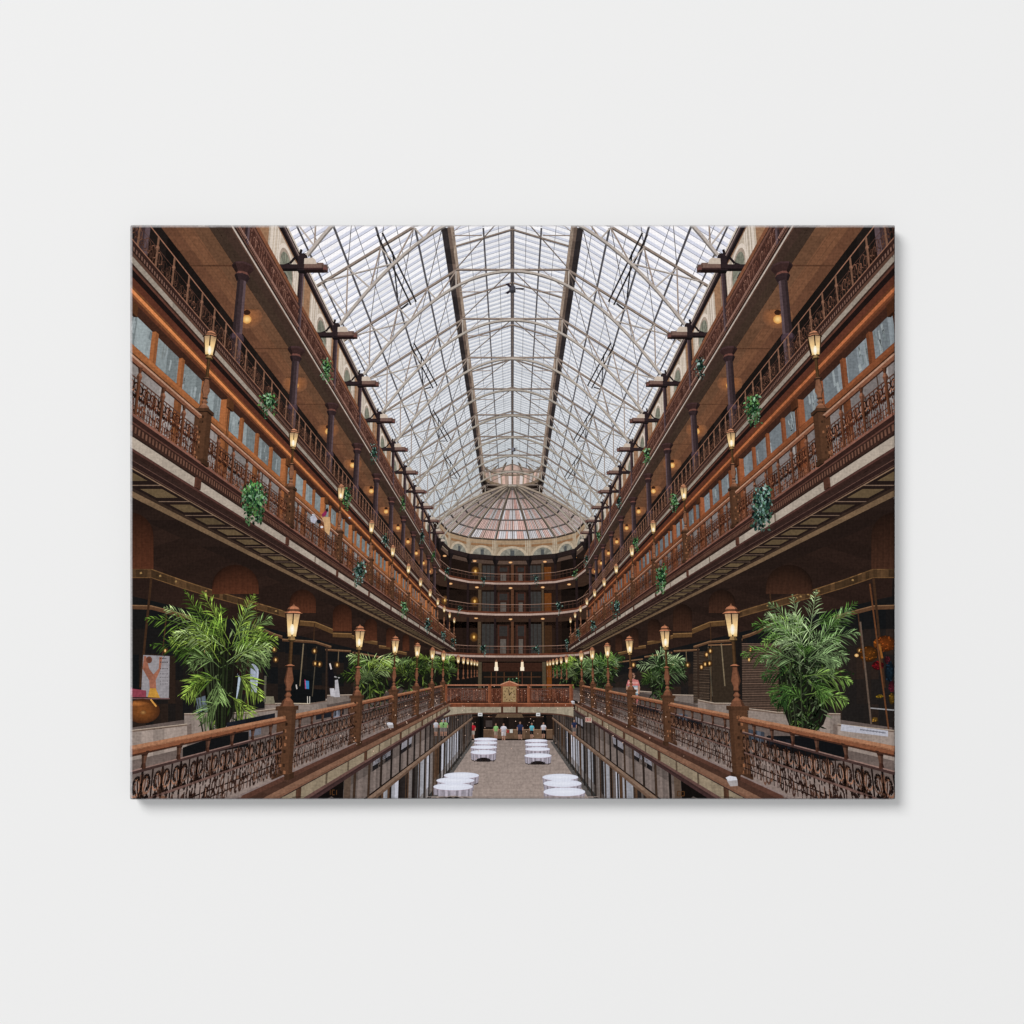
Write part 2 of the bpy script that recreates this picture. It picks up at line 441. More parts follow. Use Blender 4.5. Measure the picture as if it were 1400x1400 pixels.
for sx in (1, -1):
    MIR[0] = sx; ap = Part('dome_apron', label='grey glass joining the %s roof slope to the half dome' % ('right' if sx > 0 else 'left'))
    us = np.linspace(.4, 1.06, 7)
    for ua, ub in zip(us[:-1], us[1:]):
        pa, pb2 = dome_pt(0, ua), dome_pt(0, ub)
        pa, pb2 = A(abs(pa[0]), pa[1], pa[2]), A(abs(pb2[0]), pb2[1], pb2[2])
        xa, xb = max(pa[0], .3), pb2[0]
        for q in range(2):
            f0, f1 = q / 2, (q + 1) / 2
            ra, rb_ = A(xa + .3, 92.6, ZR(xa + .3) + .3), A(xb + .3, 92.6, ZR(xb + .3) + .3)
            ap.add([lerp(pa, ra, f0), lerp(pb2, rb_, f0), lerp(pb2, rb_, f1), lerp(pa, ra, f1)], A(184, 184, 180) * (1 + rnd.uniform(-.06, .05)), -0.004)
MIR[0] = 1
# raised end of the ridge glass
me = Part('ridge_end', label='small faceted glass end of the raised ridge')
an = np.linspace(math.pi, 0, 9)
for i in range(8):
    p0 = A(3.9 * math.cos(an[i]), 91 + 5.0 * math.sin(an[i]), 0); p1 = A(3.9 * math.cos(an[i + 1]), 91 + 5.0 * math.sin(an[i + 1]), 0)
    for q in range(3):
        a, b = q / 3, (q + 1) / 3; pa, pc = lerp(p0, p1, a), lerp(p0, p1, b)
        me.add([(0, 91, 29.2), pa + A(0, 0, 26.9), pc + A(0, 0, 26.9)], A(190, 160, 144) * (1 + rnd.uniform(-.12, .12)), 0.006)
        me.add([pa + A(0, 0, 26.9), pc + A(0, 0, 26.9), pc * A(.92, 1, 1) + A(0, 0, 25.4), pa * A(.92, 1, 1) + A(0, 0, 25.4)], A(*[(206, 168, 150), (176, 150, 132), (200, 190, 184)][q]) * (1 + rnd.uniform(-.1, .1)), 0.006)
    beam(me, (0, 91, 29.2), p0 + A(0, 0, 26.9), .22, (204, 184, 156), 0.02)
    beam(me, p0 + A(0, 0, 26.9), p0 * A(.92, 1, 1) + A(0, 0, 25.3), .18, (190, 168, 140), 0.02)
    for z, c, w in ((26.9, (176, 154, 128), .2), (25.35, (160, 136, 108), .42), (24.95, (66, 52, 44), .3)):
        beam(me, p0 * A(.95, 1, 1) + A(0, 0, z), p1 * A(.95, 1, 1) + A(0, 0, z), w, c, 0.02)

def apse_run(p, z0, z1, col, off=1.0, bias=0.0, j=.05, dy=0.0):
    for (xa, ya), (xb, yb) in zip(POLY[:-1], POLY[1:]):
        p.add([[xa * off, ya + dy, z0], [xb * off, yb + dy, z0], [xb * off, yb + dy, z1], [xa * off, ya + dy, z1]], A(*col) * (1 + rnd.uniform(-j, j)), bias)
cl = Part('clerestory', label='cream arcade of half round windows under the dome')
for (xa, ya), (xb, yb) in zip(POLY[:-1], POLY[1:]):
    pa, pb_ = A(xa * 1.03, ya + 1.2, 0), A(xb * 1.03, yb + 1.2, 0)
    q = lambda u, z: lerp(pa, pb_, u) + A(0, 0, z)
    cl.add([q(0, 17.6), q(1, 17.6), q(1, 20.6), q(0, 20.6)], (160, 140, 112), -0.002)
    cl.add([q(0, 19.9), q(1, 19.9), q(1, 20.6), q(0, 20.6)], (168, 140, 106), 0.004)
    cl.add([q(.08, 19.4), q(.92, 19.4), q(.92, 19.75), q(.08, 19.75)], (150, 108, 70), 0.004)
    th = np.linspace(0, math.pi, 13)
    for k in range(12):
        f = lambda r, t: q(.5 + r * math.cos(t) * .5, 17.9 + 1.75 * r * math.sin(t))
        cl.add([f(.0, 0), f(.74, th[k]), f(.74, th[k + 1])], A(134, 132, 118) * (1 + rnd.uniform(-.12, .12)), 0.006)
        cl.add([f(.74, th[k]), f(.92, th[k]), f(.92, th[k + 1]), f(.74, th[k + 1])], (188, 170, 142), 0.008)
    cl.add([q(.44, 17.9), q(.56, 17.9), q(.56, 18.9), q(.44, 18.9)], (84, 88, 88), 0.009)
    for u in (.03, -.03, .09): cl.add([q(u, 17.6), q(u + .03, 17.6), q(u + .03, 20.5), q(u, 20.5)], (184, 168, 142), 0.012)
ev = Part('far_eave', label='dark eave beam round the curved end')
apse_run(ev, 17.35, 17.95, (48, 36, 34), bias=0.01)
apse_run(ev, 16.7, 17.2, (92, 72, 60), .995, bias=0.006)
for x, y in POLY:
    lathe(ev, x, y, [(.25, 17.9, (44, 34, 34)), (.5, 17.3, (44, 34, 34)), (.15, 16.4, (44, 34, 34))], 6, 0.02)
# walls of the curved end, floor by floor
levels = [('top', 14.15, 17.4), ('third', 9.55, 13.6), ('second', 3.75, 9.0), ('main', -.6, 3.3)]
for nm, z0, z1 in levels:
    w = Part('end_wall', label='shadowed end wall with windows, %s floor' % nm)
    yw = 109.0
    xs = np.linspace(-13, 13, 27)
    for a, b in zip(xs[:-1], xs[1:]):
        base = A(46, 30, 22) if nm != 'main' else A(30, 26, 22)
        if abs(a) > 6: base = base * (.85 if a < 0 else .62)
        w.add([[a, yw, z0 - 1.5], [b, yw, z0 - 1.5], [b, yw, z1 + .6], [a, yw, z1 + .6]], base * (1 + rnd.uniform(-.12, .12)))
    h = z1 - z0
    if nm != 'main':
        for a, b in ((-4.3, -2.6), (2.4, 4.1)):
            w.add([[a, yw, z0 + .3], [b, yw, z0 + .3], [b, yw, z1 - .4], [a, yw, z1 - .4]], (62, 60, 57), 0.002)
            for u in (.33, .66): 
                xx = a + (b - a) * u; w.add([[xx - .05, yw, z0 + .3], [xx + .05, yw, z0 + .3], [xx + .05, yw, z1 - .4], [xx - .05, yw, z1 - .4]], (52, 40, 34), 0.004)
        for a, b in ((-2.2, -.4), (.4, 2.0)):
            w.add([[a, yw, z0 + .2], [b, yw, z0 + .2], [b, yw, z1 - .5], [a, yw, z1 - .5]], (60, 38, 29), 0.002)
            w.add([[a + .5, yw, z0 + .4], [b - .5, yw, z0 + .4], [b - .5, yw, z0 + h * .52], [a + .5, yw, z0 + h * .52]], (98, 90, 82), 0.004)
            w.add([[a + .3, yw, z0 + h * .6], [b - .3, yw, z0 + h * .6], [b - .3, yw, z1 - .7], [a + .3, yw, z1 - .7]], (56, 52, 49), 0.004)
            for xx in (a + .2, b - .3): w.add([[xx, yw, z0 + .2], [xx + .14, yw, z0 + .2], [xx + .14, yw, z1 - .5], [xx, yw, z1 - .5]], (84, 46, 33), 0.005)
        w.add([[-.2, yw, z0], [.2, yw, z0], [.2, yw, z1], [-.2, yw, z1]], (98, 62, 40), 0.005)
        w.add([[4.6, yw, z0 + .4], [5.6, yw, z0 + .4], [5.6, yw, z1 - .6], [4.6, yw, z1 - .6]], (112, 60, 18) if nm != 'second' else (70, 44, 24), 0.005)
        w.add([[-4.9, yw, z0], [-4.45, yw, z0], [-4.45, yw, z1], [-4.9, yw, z1]], (92, 72, 50), 0.004)
        w.add([[4.2, yw, z0], [4.5, yw, z0], [4.5, yw, z1], [4.2, yw, z1]], (92, 72, 50), 0.004)
    else:
        for a, b, c in ((-4.8, -4.3, (86, 74, 54)), (4.2, 4.7, (86, 74, 54)), (4.8, 5.5, (126, 66, 14))):
            w.add([[a, yw, z0 - 1], [b, yw, z0 - 1], [b, yw, z1], [a, yw, z1]], c, 0.004)
        w.add([[-4.2, yw, 2.0], [4.2, yw, 2.0], [4.2, yw, 3.2], [-4.2, yw, 3.2]], (66, 38, 26), 0.002)
        for x in (-3, -1.2, .8, 2.6): w.add([[x, yw, -1], [x + .1, yw, -1], [x + .1, yw, 1.9], [x, yw, 1.9]], (100, 62, 34), 0.004)
        w.add([[-4, yw, 1.2], [4, yw, 1.2], [4, yw, 1.3], [-4, yw, 1.3]], (96, 60, 36), 0.004)
for nm, z, zr, sh in (('top', 14.05, .95, 0.0), ('third', 9.5, .95, -1.3), ('second', 3.95, 1.0, -1.0)):
    b = Part('end_balcony', label='curved balcony across the far end, %s floor' % nm)
    dy = sh * 2.0
    apse_run(b, z - .2, z + .06, (176, 150, 134), bias=.02, dy=dy)
    apse_run(b, z - .6, z - .2, (62, 40, 32), bias=.02, dy=dy)
    apse_run(b, z + .06, z + .32, (104, 56, 36), bias=.02, dy=dy)
    apse_run(b, z + 1.25, z + 1.31, (160, 124, 104), bias=.02, dy=dy)
    apse_run(b, z + .85, z + .89, (104, 74, 60), bias=.02, dy=dy)
    for (xa, ya), (xb, yb) in zip(POLY[:-1], POLY[1:]):      # ceiling under the balcony
        b.add([[xa, ya + dy, z - .6], [xb, yb + dy, z - .6], [xb * 1.2, yb + 4, z - .6], [xa * 1.2, ya + 4, z - .6]], (64, 44, 32), 0.0)
        for i in range(5): beam(b, (xa + (xb - xa) * i / 5, ya + dy + (yb - ya) * i / 5, z + .4), (xa + (xb - xa) * i / 5, ya + dy + (yb - ya) * i / 5, z + 1.25), .05, (92, 58, 44), .02)
for i, (x, y) in enumerate(POLY[1:-1]):
    c = Part('end_column', label='slim dark column at the far end')
    for z0, z1, dy in ((14.4, 17.3, 0), (9.9, 13.5, -2.6), (4.3, 9.1, -2)): beam(c, (x, y + dy, z0), (x, y + dy, z1), .3, (52, 36, 36), .018)
for i, (px, py) in enumerate(((608, 760), (649, 767), (698, 769), (745, 768), (786, 762), (616, 798), (652, 803), (698, 804), (742, 803), (778, 799), (651, 845), (698, 846.5), (742, 846), (697, 897))):
    l = Part('ceiling_lamp', label='glowing bowl lamp under the end balconies')
    iell(l, px, py, 2.6, 1.3, 101, (255, 214, 150), 10, edge=(232, 150, 76))
for px, py in ((650, 781), (649, 822), (648, 871), (608.5, 821)):
    l = Part('wall_sconce', label='yellow wall light at the far end')
    iell(l, px, py, 6, 7, 106.5, (150, 96, 24), 14, edge=(62, 40, 26), bias=0)
    iell(l, px, py, 1.6, 2.3, 104, (255, 220, 130), 8, edge=(236, 166, 50))

# ------------------------------------------------------------------ plants
def bush(name, px, py, rx, ry, d, n, cols, label, hang=0.0, leaf=2.6, flip=True):
    p = Part(name, label=label)
    r = random.Random(int(px * 7 + py))
    iell(p, px, py, rx * .62, ry * .62, d * 1.002, A(*cols[0]) * .45, 10, edge=A(*cols[0]) * .5)
    for i in range(n):
        a = r.uniform(0, 2 * math.pi); q = math.sqrt(r.random())
        x = px + rx * q * math.cos(a); y = py + ry * q * math.sin(a)
        if hang and r.random() < .55: y = py + r.uniform(-ry, ry * (1 + hang)); x = px + r.uniform(-.75, .75) * rx
        L = leaf * r.uniform(.6, 1.5); t = r.uniform(-.6, .6) + (math.pi / 2 if r.random() < .6 else math.pi * r.random() * 2)
        dx, dy = math.cos(t) * L, math.sin(t) * L; nx, ny = -math.sin(t) * L * .26, math.cos(t) * L * .26
        dd = d * (1 - .0008 * i / n * 10)
        c = A(*r.choice(cols)) * r.uniform(.6, 1.25) * (1.1 - .3 * (y - py + ry) / (2 * ry + 1))
        p.add([[x, y, dd], [x + dx * .5 + nx, y + dy * .5 + ny, dd], [x + dx, y + dy, dd], [x + dx * .5 - nx, y + dy * .5 - ny, dd]], np.clip(c, 0, 255), img=True)
    if hang:
        for k in range(int(rx * .5)):
            x = px + r.uniform(-.8, .8) * rx; y = py + ry * .5; c = A(*r.choice(cols)) * .8
            for q in range(r.randint(2, 5)):
                x2, y2 = x + r.uniform(-.8, .8), y + leaf * .9; iline(p, (x, y), (x2, y2), .35, d * .99, c * .7)
                iell(p, x2 + r.uniform(-.6, .6), y2, leaf * .3, leaf * .22, d * .988, np.clip(c * r.uniform(.8, 1.5), 0, 255), 5); x, y = x2, y2
    return p
GREEN = [(36, 84, 46), (60, 118, 64), (104, 156, 92), (24, 56, 36), (128, 170, 128), (84, 132, 60)]
TEAL = [(30, 62, 54), (52, 94, 82), (108, 146, 134), (18, 34, 32), (66, 106, 74), (140, 166, 156)]
LEAF = [(62, 92, 28), (96, 132, 40), (138, 170, 58), (36, 54, 24), (112, 142, 76), (154, 182, 108)]
LEAFR = [(46, 80, 34), (78, 118, 46), (118, 156, 66), (30, 48, 26), (118, 150, 92), (150, 178, 120)]

def frond(p, base, tip, sag, d, n, L, cols, r, up=False):
    """arching stalk with two rows of long leaflets; base/tip in pixels"""
    base, tip = A(*base), A(*tip); mid = (base + tip) / 2 + A(0, -sag)
    B = lambda t: base * (1 - t) ** 2 + mid * 2 * t * (1 - t) + tip * t * t
    D = lambda t: (mid - base) * 2 * (1 - t) + (tip - mid) * 2 * t
    c0 = A(*cols[r.randrange(len(cols))])
    prev = B(0)
    for i in range(1, 9):
        q = B(i / 8); iline(p, prev, q, 1.0 - .06 * i, d, c0 * .9); prev = q
    for i in range(n):
        t = .16 + .84 * (i + .5) / n; o = B(t); g = D(t); g = g / (np.hypot(*g) + 1e-6)
        ln = L * (math.sin(math.pi * min(1, .25 + t * .8)) ** .7 + .15) * r.uniform(.8, 1.2)
        for s_ in (-1, 1):
            a = math.radians(r.uniform(22, 52)) * s_
            v = A(g[0] * math.cos(a) - g[1] * math.sin(a), g[0] * math.sin(a) + g[1] * math.cos(a)) * ln
            v[1] += ln * r.uniform(.1, .42)
            e = o + v; m_ = o + v * .5 + A(0, -ln * .06); nn = A(-v[1], v[0]) / (ln + 1e-6) * (.36 + L * .018)
            c = c0 * r.uniform(.55, 1.35) * (1.12 if s_ * g[0] < 0 else .88)
            p.add([[*o, d], [*(m_ - nn), d], [*e, d * .999], [*(m_ + nn), d]], np.clip(c, 0, 255), img=True)

def palm(px, base_y, top_y, spread, d, nf, L, cols, seed, label, stems=8, fr=None, nl=16, body=(.42, .33, .42, .35)):
    p = Part('potted_palm', label=label); r = random.Random(seed)
    st = Part('palm_stem', p, label=None)
    H = base_y - top_y
    for i in range(stems):
        x = px + r.uniform(-.3, .3) * spread; iline(st, (x, base_y), (px + (x - px) * 1.9 + r.uniform(-3, 3), base_y - H * r.uniform(.45, .72)), .0011 * H * 6, d * 1.004, r.choice([(46, 58, 30), (60, 72, 44), (34, 40, 26)]))
    core = Part('palm_crown', p)
    iell(core, px, base_y - H * body[2], spread * body[0], H * body[1], d * 1.02, (24, 30, 17), 14, edge=(28, 24, 19))
    fl = fr or []
    for (bx, by, tx, ty, sg) in fl:
        frond(core, (bx, by), (tx, ty), sg, d * r.uniform(.96, .99), nl, L, cols[:3] + cols[1:3] + cols[-2:], r)
    for i in range(nf):
        a = r.uniform(-1.45, 1.45); h = r.random()
        b = (px + r.uniform(-.22, .22) * spread, base_y - H * (.32 + .40 * h))
        rr = (.55 + .45 * r.random())
        tip = (px + math.sin(a) * spread * rr, base_y - H * (.30 + .42 * h) - math.cos(a) * H * .24 * rr)
        frond(core, b, tip, H * r.uniform(.04, .12), d * r.uniform(.985, 1.015), max(8, int(nl * .8)), L * r.uniform(.6, 1), [A(*c) * (.55 + .55 * h) for c in cols], r)
    for i in range(int(nf * (6 if spread < 60 else 14))):            # loose leaflets in the body
        x = px + r.uniform(-.55, .55) * spread; y = base_y - H * r.uniform(.04, .8 if nf < 18 or nf > 60 else .56)
        if abs(x - px) > spread * (.25 + body[3] * (base_y - y) / H): continue
        t = r.uniform(.3, 2.8); l = L * .7; c = A(*r.choice(cols)) * r.uniform(.35, .9)
        dx, dy = math.cos(t) * l, math.sin(t) * l
        core.add([[x, y, d * 1.012], [x + dx * .5 - dy * .09, y + dy * .5 + dx * .09, d * 1.012], [x + dx, y + dy, d * 1.012], [x + dx * .5 + dy * .09, y + dy * .5 - dx * .09, d * 1.012]], c, img=True)
    return p

# ------------------------------------------------------------------ galleries, built for each side
def dentils(p, X, y0, y1, z0, z1, step, col, bias=0.01, fade=60):
    y = y0; P = []
    while y < min(y1, fade):
        P.append([[X, y, z0], [X, y + step * .5, z0], [X, y + step * .5, z1], [X, y, z1]]); y += step
    p.add(np.array(P), col, bias)

def scroll(cy, cz, r, t0, t1, turns=1.0, n=8, shrink=.35):
    t = np.linspace(0, 1, n); a = t0 + (t1 - t0) * t; rr = r * (1 - (1 - shrink) * t)
    return np.stack([cy + rr * np.cos(a), cz + rr * np.sin(a)], 1)

def ironwork(p, X, ya, yb, z0, z1, r, near, dark=IRON, hi=IRON_HI, vert=(150, 126, 116), zsplit=.55, cellw=.30, w=.024):
    """one bay of ornamental railing between two posts: a row of palmettes over a curled lattice"""
    S = []; H = z1 - z0; zs = z0 + H * zsplit; Ht = z1 - zs
    n = max(3, int(round((yb - ya) / cellw))); cell = (yb - ya) / n; q = 9 if near else 5
    for i in range(n):
        y = ya + i * cell; c = y + cell / 2; dk = A(*dark) * r.uniform(.45, 1.0)
        for s_ in (-1, 1):
            q2 = 13 if near else 6
            S.append((scroll(c + s_ * cell * .25, zs + Ht * .60, Ht * .42, -math.pi / 2 + s_ * .5, -math.pi / 2 - s_ * 6.6, n=q2, shrink=.25), w * 1.25, dk))
            for m in range(3):     # ribbed leaf inside the curl
                t = np.linspace(0, 1, 5); yy = c + s_ * cell * (.06 + .13 * m) * np.sin(t * 2.2); zz = zs + Ht * (.1 + (.82 - .1 * m) * np.sin(t * math.pi / 2))
                S.append((np.stack([yy, zz], 1), w * .8, A(*lerp(dark, hi, r.random() * .9)) * r.uniform(.8, 1.25)))
            S.append((scroll(c + s_ * cell * .25, zs + Ht * .63, Ht * .3, -math.pi / 2 + s_ * 1.2, -math.pi / 2 - s_ * 3.4, n=q2 - 3, shrink=.6), w * .5, A(*hi) * r.uniform(.8, 1.4)))
            S.append((scroll(c + s_ * cell * .33, zs + Ht * .2, Ht * .15, math.pi / 2, math.pi / 2 + s_ * 4.5, n=max(5, q - 2), shrink=.4), w * 1.2, dk))
        S.append((np.array([[y, zs], [y, z1]]), w * 1.1, dk)); S.append((np.array([[c, zs], [c, z1]]), w * 1.4, dk))
        for k in range(3):
            yy = y + cell * (k + .5) / 3
            S.append((np.array([[yy, z0], [yy, zs]]), w * .9, A(*dark) * r.uniform(.7, 1.3)))
            if r.random() < .75: S.append((np.array([[yy + w * .8, z0 + r.uniform(0, .1) * H], [yy + w * .8, zs - r.uniform(0, .2) * H]]), w * .6, A(*lerp(vert, hi, r.random())) * r.uniform(.8, 1.1)))
            for fz in (.2, .5, .8):
                if r.random() < .62: S.append((scroll(yy + cell * r.uniform(-.1, .1), z0 + (zs - z0) * (fz + r.uniform(-.06, .06)), cell * .2, r.uniform(0, 3), r.uniform(4, 7), n=6, shrink=.5), w * 1.15, A(*lerp(dark, hi, r.random() ** 2))))
        for fz in (.33, .66): S.append((np.array([[y, z0 + (zs - z0) * fz], [y + cell, z0 + (zs - z0) * fz]]), w * .5, dk))
    ribbons(p, S, X, 0.0)

def lamp(X, y, z, h, r, side, nm, sc_=1.0, flame=True, D=0.0, cop=(128, 80, 54), label=None):
    """copper street lamp standing on a railing post; z = top of post, h = full height"""
    L = Part('lamp_post', label=label)
    b1, g1, g2 = z + h * .40, z + h * .67, z + h * .91
    c = A(*cop); hi = A(*cop) * 1.25
    lathe(L, X, y, [(.13 * sc_, z, c * .9), (.09 * sc_, z + h * .05, c), (.035 * sc_, z + h * .08, hi), (.065 * sc_, z + h * .10, c), (.03 * sc_, z + h * .13, c * .8), (.055 * sc_, z + h * .15, c), (.045 * sc_, z + h * .18, hi), (.085 * sc_, z + h * .24, c), (.05 * sc_, z + h * .34, c), (.045 * sc_, z + h * .37, c * .8), (.09 * sc_, z + h * .385, hi), (.03 * sc_, b1, c)], 8, D)
    lathe(L, X, y, [(.032 * sc_, b1, A(96, 66, 36)), (.032 * sc_, g1 - h * .05, A(110, 80, 44)), (.075 * sc_, g1 - h * .035, A(150, 116, 66)), (.05 * sc_, g1, A(120, 86, 50))], 6, D)
    G = Part('lantern_glass', L)
    n = 6
    for i in range(n):
        a0 = 2 * math.pi * (i + .2) / n; a1 = 2 * math.pi * (i + 1.2) / n; am = (a0 + a1) / 2
        if math.cos(am) * X + math.sin(am) * y > 0: continue
        P = [[X + .095 * sc_ * math.cos(a0), y + .095 * sc_ * math.sin(a0), g1], [X + .095 * sc_ * math.cos(a1), y + .095 * sc_ * math.sin(a1), g1],
             [X + .15 * sc_ * math.cos(a1), y + .15 * sc_ * math.sin(a1), g2 - h * .02], [X + .15 * sc_ * math.cos(a0), y + .15 * sc_ * math.sin(a0), g2 - h * .02]]
        P = np.array(P, float)
        lo, hi2 = P[:2].copy(), P[2:][::-1].copy()
        stops = [(0, (236, 190, 110)), (.25, (255, 226, 164)), (.5, (250, 206, 132)), (1, (176, 140, 100))]
        for (ta, ca), (tb, cb) in zip(stops[:-1], stops[1:]):
            Q = np.array([lerp(lo[0], hi2[0], ta), lerp(lo[1], hi2[1], ta), lerp(lo[1], hi2[1], tb), lerp(lo[0], hi2[0], tb)])
            G.add(Q, [ca, ca, cb, cb], D)
        beam(L, lo[0], hi2[0], .018 * sc_, c * .6, D + .003); beam(L, lo[1], hi2[1], .018 * sc_, c * .6, D + .003)
    if flame:
        q = to_img(TF(A(X, y, g1 + h * .07)[None]))[0]; px_ = 1040 * .045 * sc_ / q[2]
        MS = MIR[0]; MIR[0] = 1
        iell(G, q[0], q[1], px_, px_ * 2.3, q[2] * (.985 - D), (255, 255, 250), 10, edge=(255, 236, 176))
        MIR[0] = MS
    R = Part('lantern_roof', L)
    lathe(R, X, y, [(.15 * sc_, g2 - h * .02, c * .7), (.17 * sc_, g2 - h * .012, hi * 1.15), (.115 * sc_, g2 + h * .006, c * .85), (.11 * sc_, g2 + h * .03, hi * 1.1), (.085 * sc_, g2 + h * .05, c * 1.2), (.035 * sc_, g2 + h * .062, c), (.012 * sc_, g2 + h * .075, c), (.0, z + h, hi)], 8, D + .002)
    return L

def post(X, y, z0, z1, w, nm, cap=True):
    P = Part('railing_post', label='square cast iron post of the %s railing' % nm)
    c = A(112, 72, 46)
    box(P, X - w / 2, X + w / 2, y - w / 2, y + w / 2, z0 + .08, z1 - .06, c, .004)
    for i in range(9):
        zz = z0 + .1 + (z1 - z0 - .2) * i / 9
        for q in range(2):
            yy = y - w / 2; xx = X - w / 2 + w * (.2 + .6 * rnd.random())
            P.add([[xx - .02, yy - .005, zz], [xx + .02, yy - .005, zz], [xx + .02, yy - .005, zz + .06], [xx - .02, yy - .005, zz + .05]], c * rnd.choice((.55, .7, 1.35)), .008)
    box(P, X - w * .62, X + w * .62, y - w * .62, y + w * .62, z1 - .07, z1, c * .9, .006)
    box(P, X - w * .6, X + w * .6, y - w * .6, y + w * .6, z0, z0 + .1, c * .8, .006)

for s, nm in SIDES:
    MIR[0] = s; R = random.Random(5 if s < 0 else 9)
    # ============ lower (main) gallery; it climbs gently away from the eye
    SLOPE[0] = .0185
    YB = 47.4
    fl = Part('gallery_floor', label='worn grey brown floor of the %s lower gallery' % nm)
    run(fl, [(4.1, -1.6), (6.5, -1.62), (13, -1.62)], 6, YB + 45, [(150, 132, 122), (120, 104, 96)], n=50, far=.5)
    lg = Part('lower_ledge', label='brown moulded ledge with a pale band along the %s lower gallery' % nm)
    run(lg, [(4.02, -1.52), (4.0, -1.54), (4.0, -1.62), (3.82, -1.64), (3.70, -1.67), (3.70, -1.71), (3.76, -1.76), (3.80, -1.77), (3.80, -1.99), (3.74, -2.02), (3.72, -2.05), (3.78, -2.07), (3.76, -2.13), (3.95, -2.15), (4.4, -2.2)],
        6, YB, [(140, 122, 116), (98, 62, 48), (80, 52, 40), (138, 98, 74), (126, 86, 64), (56, 42, 40), (88, 62, 56), (148, 132, 106), (110, 78, 70), (66, 44, 42), (128, 94, 86), (74, 50, 48), (50, 34, 32), (34, 24, 22)], n=44, far=.92)
    for k in range(-1, 6):
        y = BM(k)
        if y < 7 or y > YB: continue
        box(lg, 3.78, 3.84, y - .09, y + .09, -1.99, -1.77, (110, 72, 50), .006)
        for q in (2.1, 4.2):
            if y + q < YB: box(lg, 3.79, 3.82, y + q - .02, y + q + .02, -1.99, -1.77, (120, 100, 78), .005)
    hr = Part('handrail', label='polished brown handrail of the %s lower gallery' % nm)
    ys = ygrid(6.4, YB, 36)
    for a, b in zip(ys[:-1], ys[1:]):
        for (dx, dz, c) in ((0, .03, (176, 120, 84)), (-.035, .0, (140, 84, 54)), (-.02, -.03, (78, 46, 32))):
            x = 4.1 + dx; hr.add([[x - .03, a, -.58 + dz - .02], [x - .03, b, -.58 + dz - .02], [x + .03, b, -.58 + dz + .02], [x + .03, a, -.58 + dz + .02]], c, .002 + dz * .02)
    run(hr, [(4.07, -.56), (4.07, -.62)], 6.4, YB, [(150, 84, 50)], .001, n=30)
    run(hr, [(4.10, -.80), (4.10, -.83)], 6.4, YB, [(74, 52, 48)], .002, n=30)
    run(hr, [(4.10, -.785), (4.10, -.80)], 6.4, YB, [(150, 118, 106)], .002, n=30)
    for k in range(-2, 6):
        y0 = BM(k); 
        for i in range(1, 7):
            y = y0 + i * .904
            if 6.4 < y < YB:
                lathe(hr, 4.1, y, [(.03, -.8, (84, 50, 36)), (.02, -.74, (120, 80, 60)), (.03, -.66, (84, 50, 36)), (.05, -.6, (70, 42, 30))], 5, .002)
    for k in range(-2, 6):
        ya, yb = max(6.4, BM(k) + .14), min(YB, BM(k + 1) - .14)
        if yb <= ya: continue
        ip = Part('iron_panel', label='ornate scrolled iron railing panel, bay %s the lower gallery on the %s' % ('along', nm))
        ironwork(ip, 4.1, ya, yb, -1.50, -.83, R, k < 2, dark=(52, 32, 26), hi=(136, 94, 70), vert=(178, 152, 144), cellw=.5, w=.038, zsplit=.42)
        run(ip, [(4.1, -1.13), (4.1, -1.16)], ya, yb, [(116, 86, 76)], .002, n=6)
    for k in range(0, 13):
        y = BM(k)
        if y < YB:
            post(4.1, y, -1.62, -.36, .26, nm + ' lower')
        if k != 6:
            lamp(4.1, y, -.36, 1.87, R, s, nm, D=.004, label='lit copper lantern on the %s lower railing, %s in the row' % (nm, ['first', 'second', 'third', 'fourth', 'fifth', 'sixth', 'seventh', 'eighth', 'ninth', 'tenth', 'eleventh', 'twelfth', 'last'][k]))
    SLOPE[0] = 0.0

    # ============ second gallery (x 6.5)
    f2 = Part('second_fascia', label='moulded fascia with pale band, %s second gallery' % nm)
    run(f2, [(6.62, 4.50), (6.36, 4.46), (6.36, 4.41), (6.42, 4.36), (6.40, 4.32), (6.46, 4.17), (6.5, 4.16), (6.5, 3.96), (6.44, 3.93), (6.44, 3.88), (6.52, 3.85)],
        8, 88, [(128, 84, 64), (142, 92, 74), (60, 36, 30), (104, 66, 54), (64, 40, 32), (50, 34, 28), (176, 162, 144), (126, 86, 74), (90, 56, 48), (60, 38, 32)], n=50, far=.85)
    dentils(f2, 6.415, 8, 88, 4.19, 4.30, .13, (118, 80, 62), .006)
    for k in range(-1, 12):
        y = B2(k)
        if y > 8: box(f2, 6.46, 6.5, y - .12, y + .12, 3.96, 4.17, (118, 72, 54), .008)
        if y + 3.2 > 8: box(f2, 6.48, 6.5, y + 3.2 - .03, y + 3.2 + .03, 3.96, 4.17, (150, 128, 108), .008)
    so = Part('coffered_soffit', label='coffered underside of the %s second gallery' % nm)
    run(so, [(6.50, 3.85), (6.62, 3.84), (6.64, 3.84), (6.78, 3.83), (6.80, 3.83), (6.86, 3.84), (6.90, 3.84)], 8, 90,
        [(60, 40, 34), (110, 78, 66), (54, 34, 30), (104, 74, 60), (60, 40, 34), (140, 110, 84)], n=50, far=.8)
    run(so, [(6.90, 3.845), (7.55, 3.845)], 8, 90, [(40, 27, 23)], n=50)
    run(so, [(7.55, 3.84), (7.60, 3.80), (7.85, 3.80), (7.85, 3.9)], 8, 90, [(60, 44, 34), (122, 96, 68), (50, 36, 28)], n=50, far=.9)
    y = 9.0
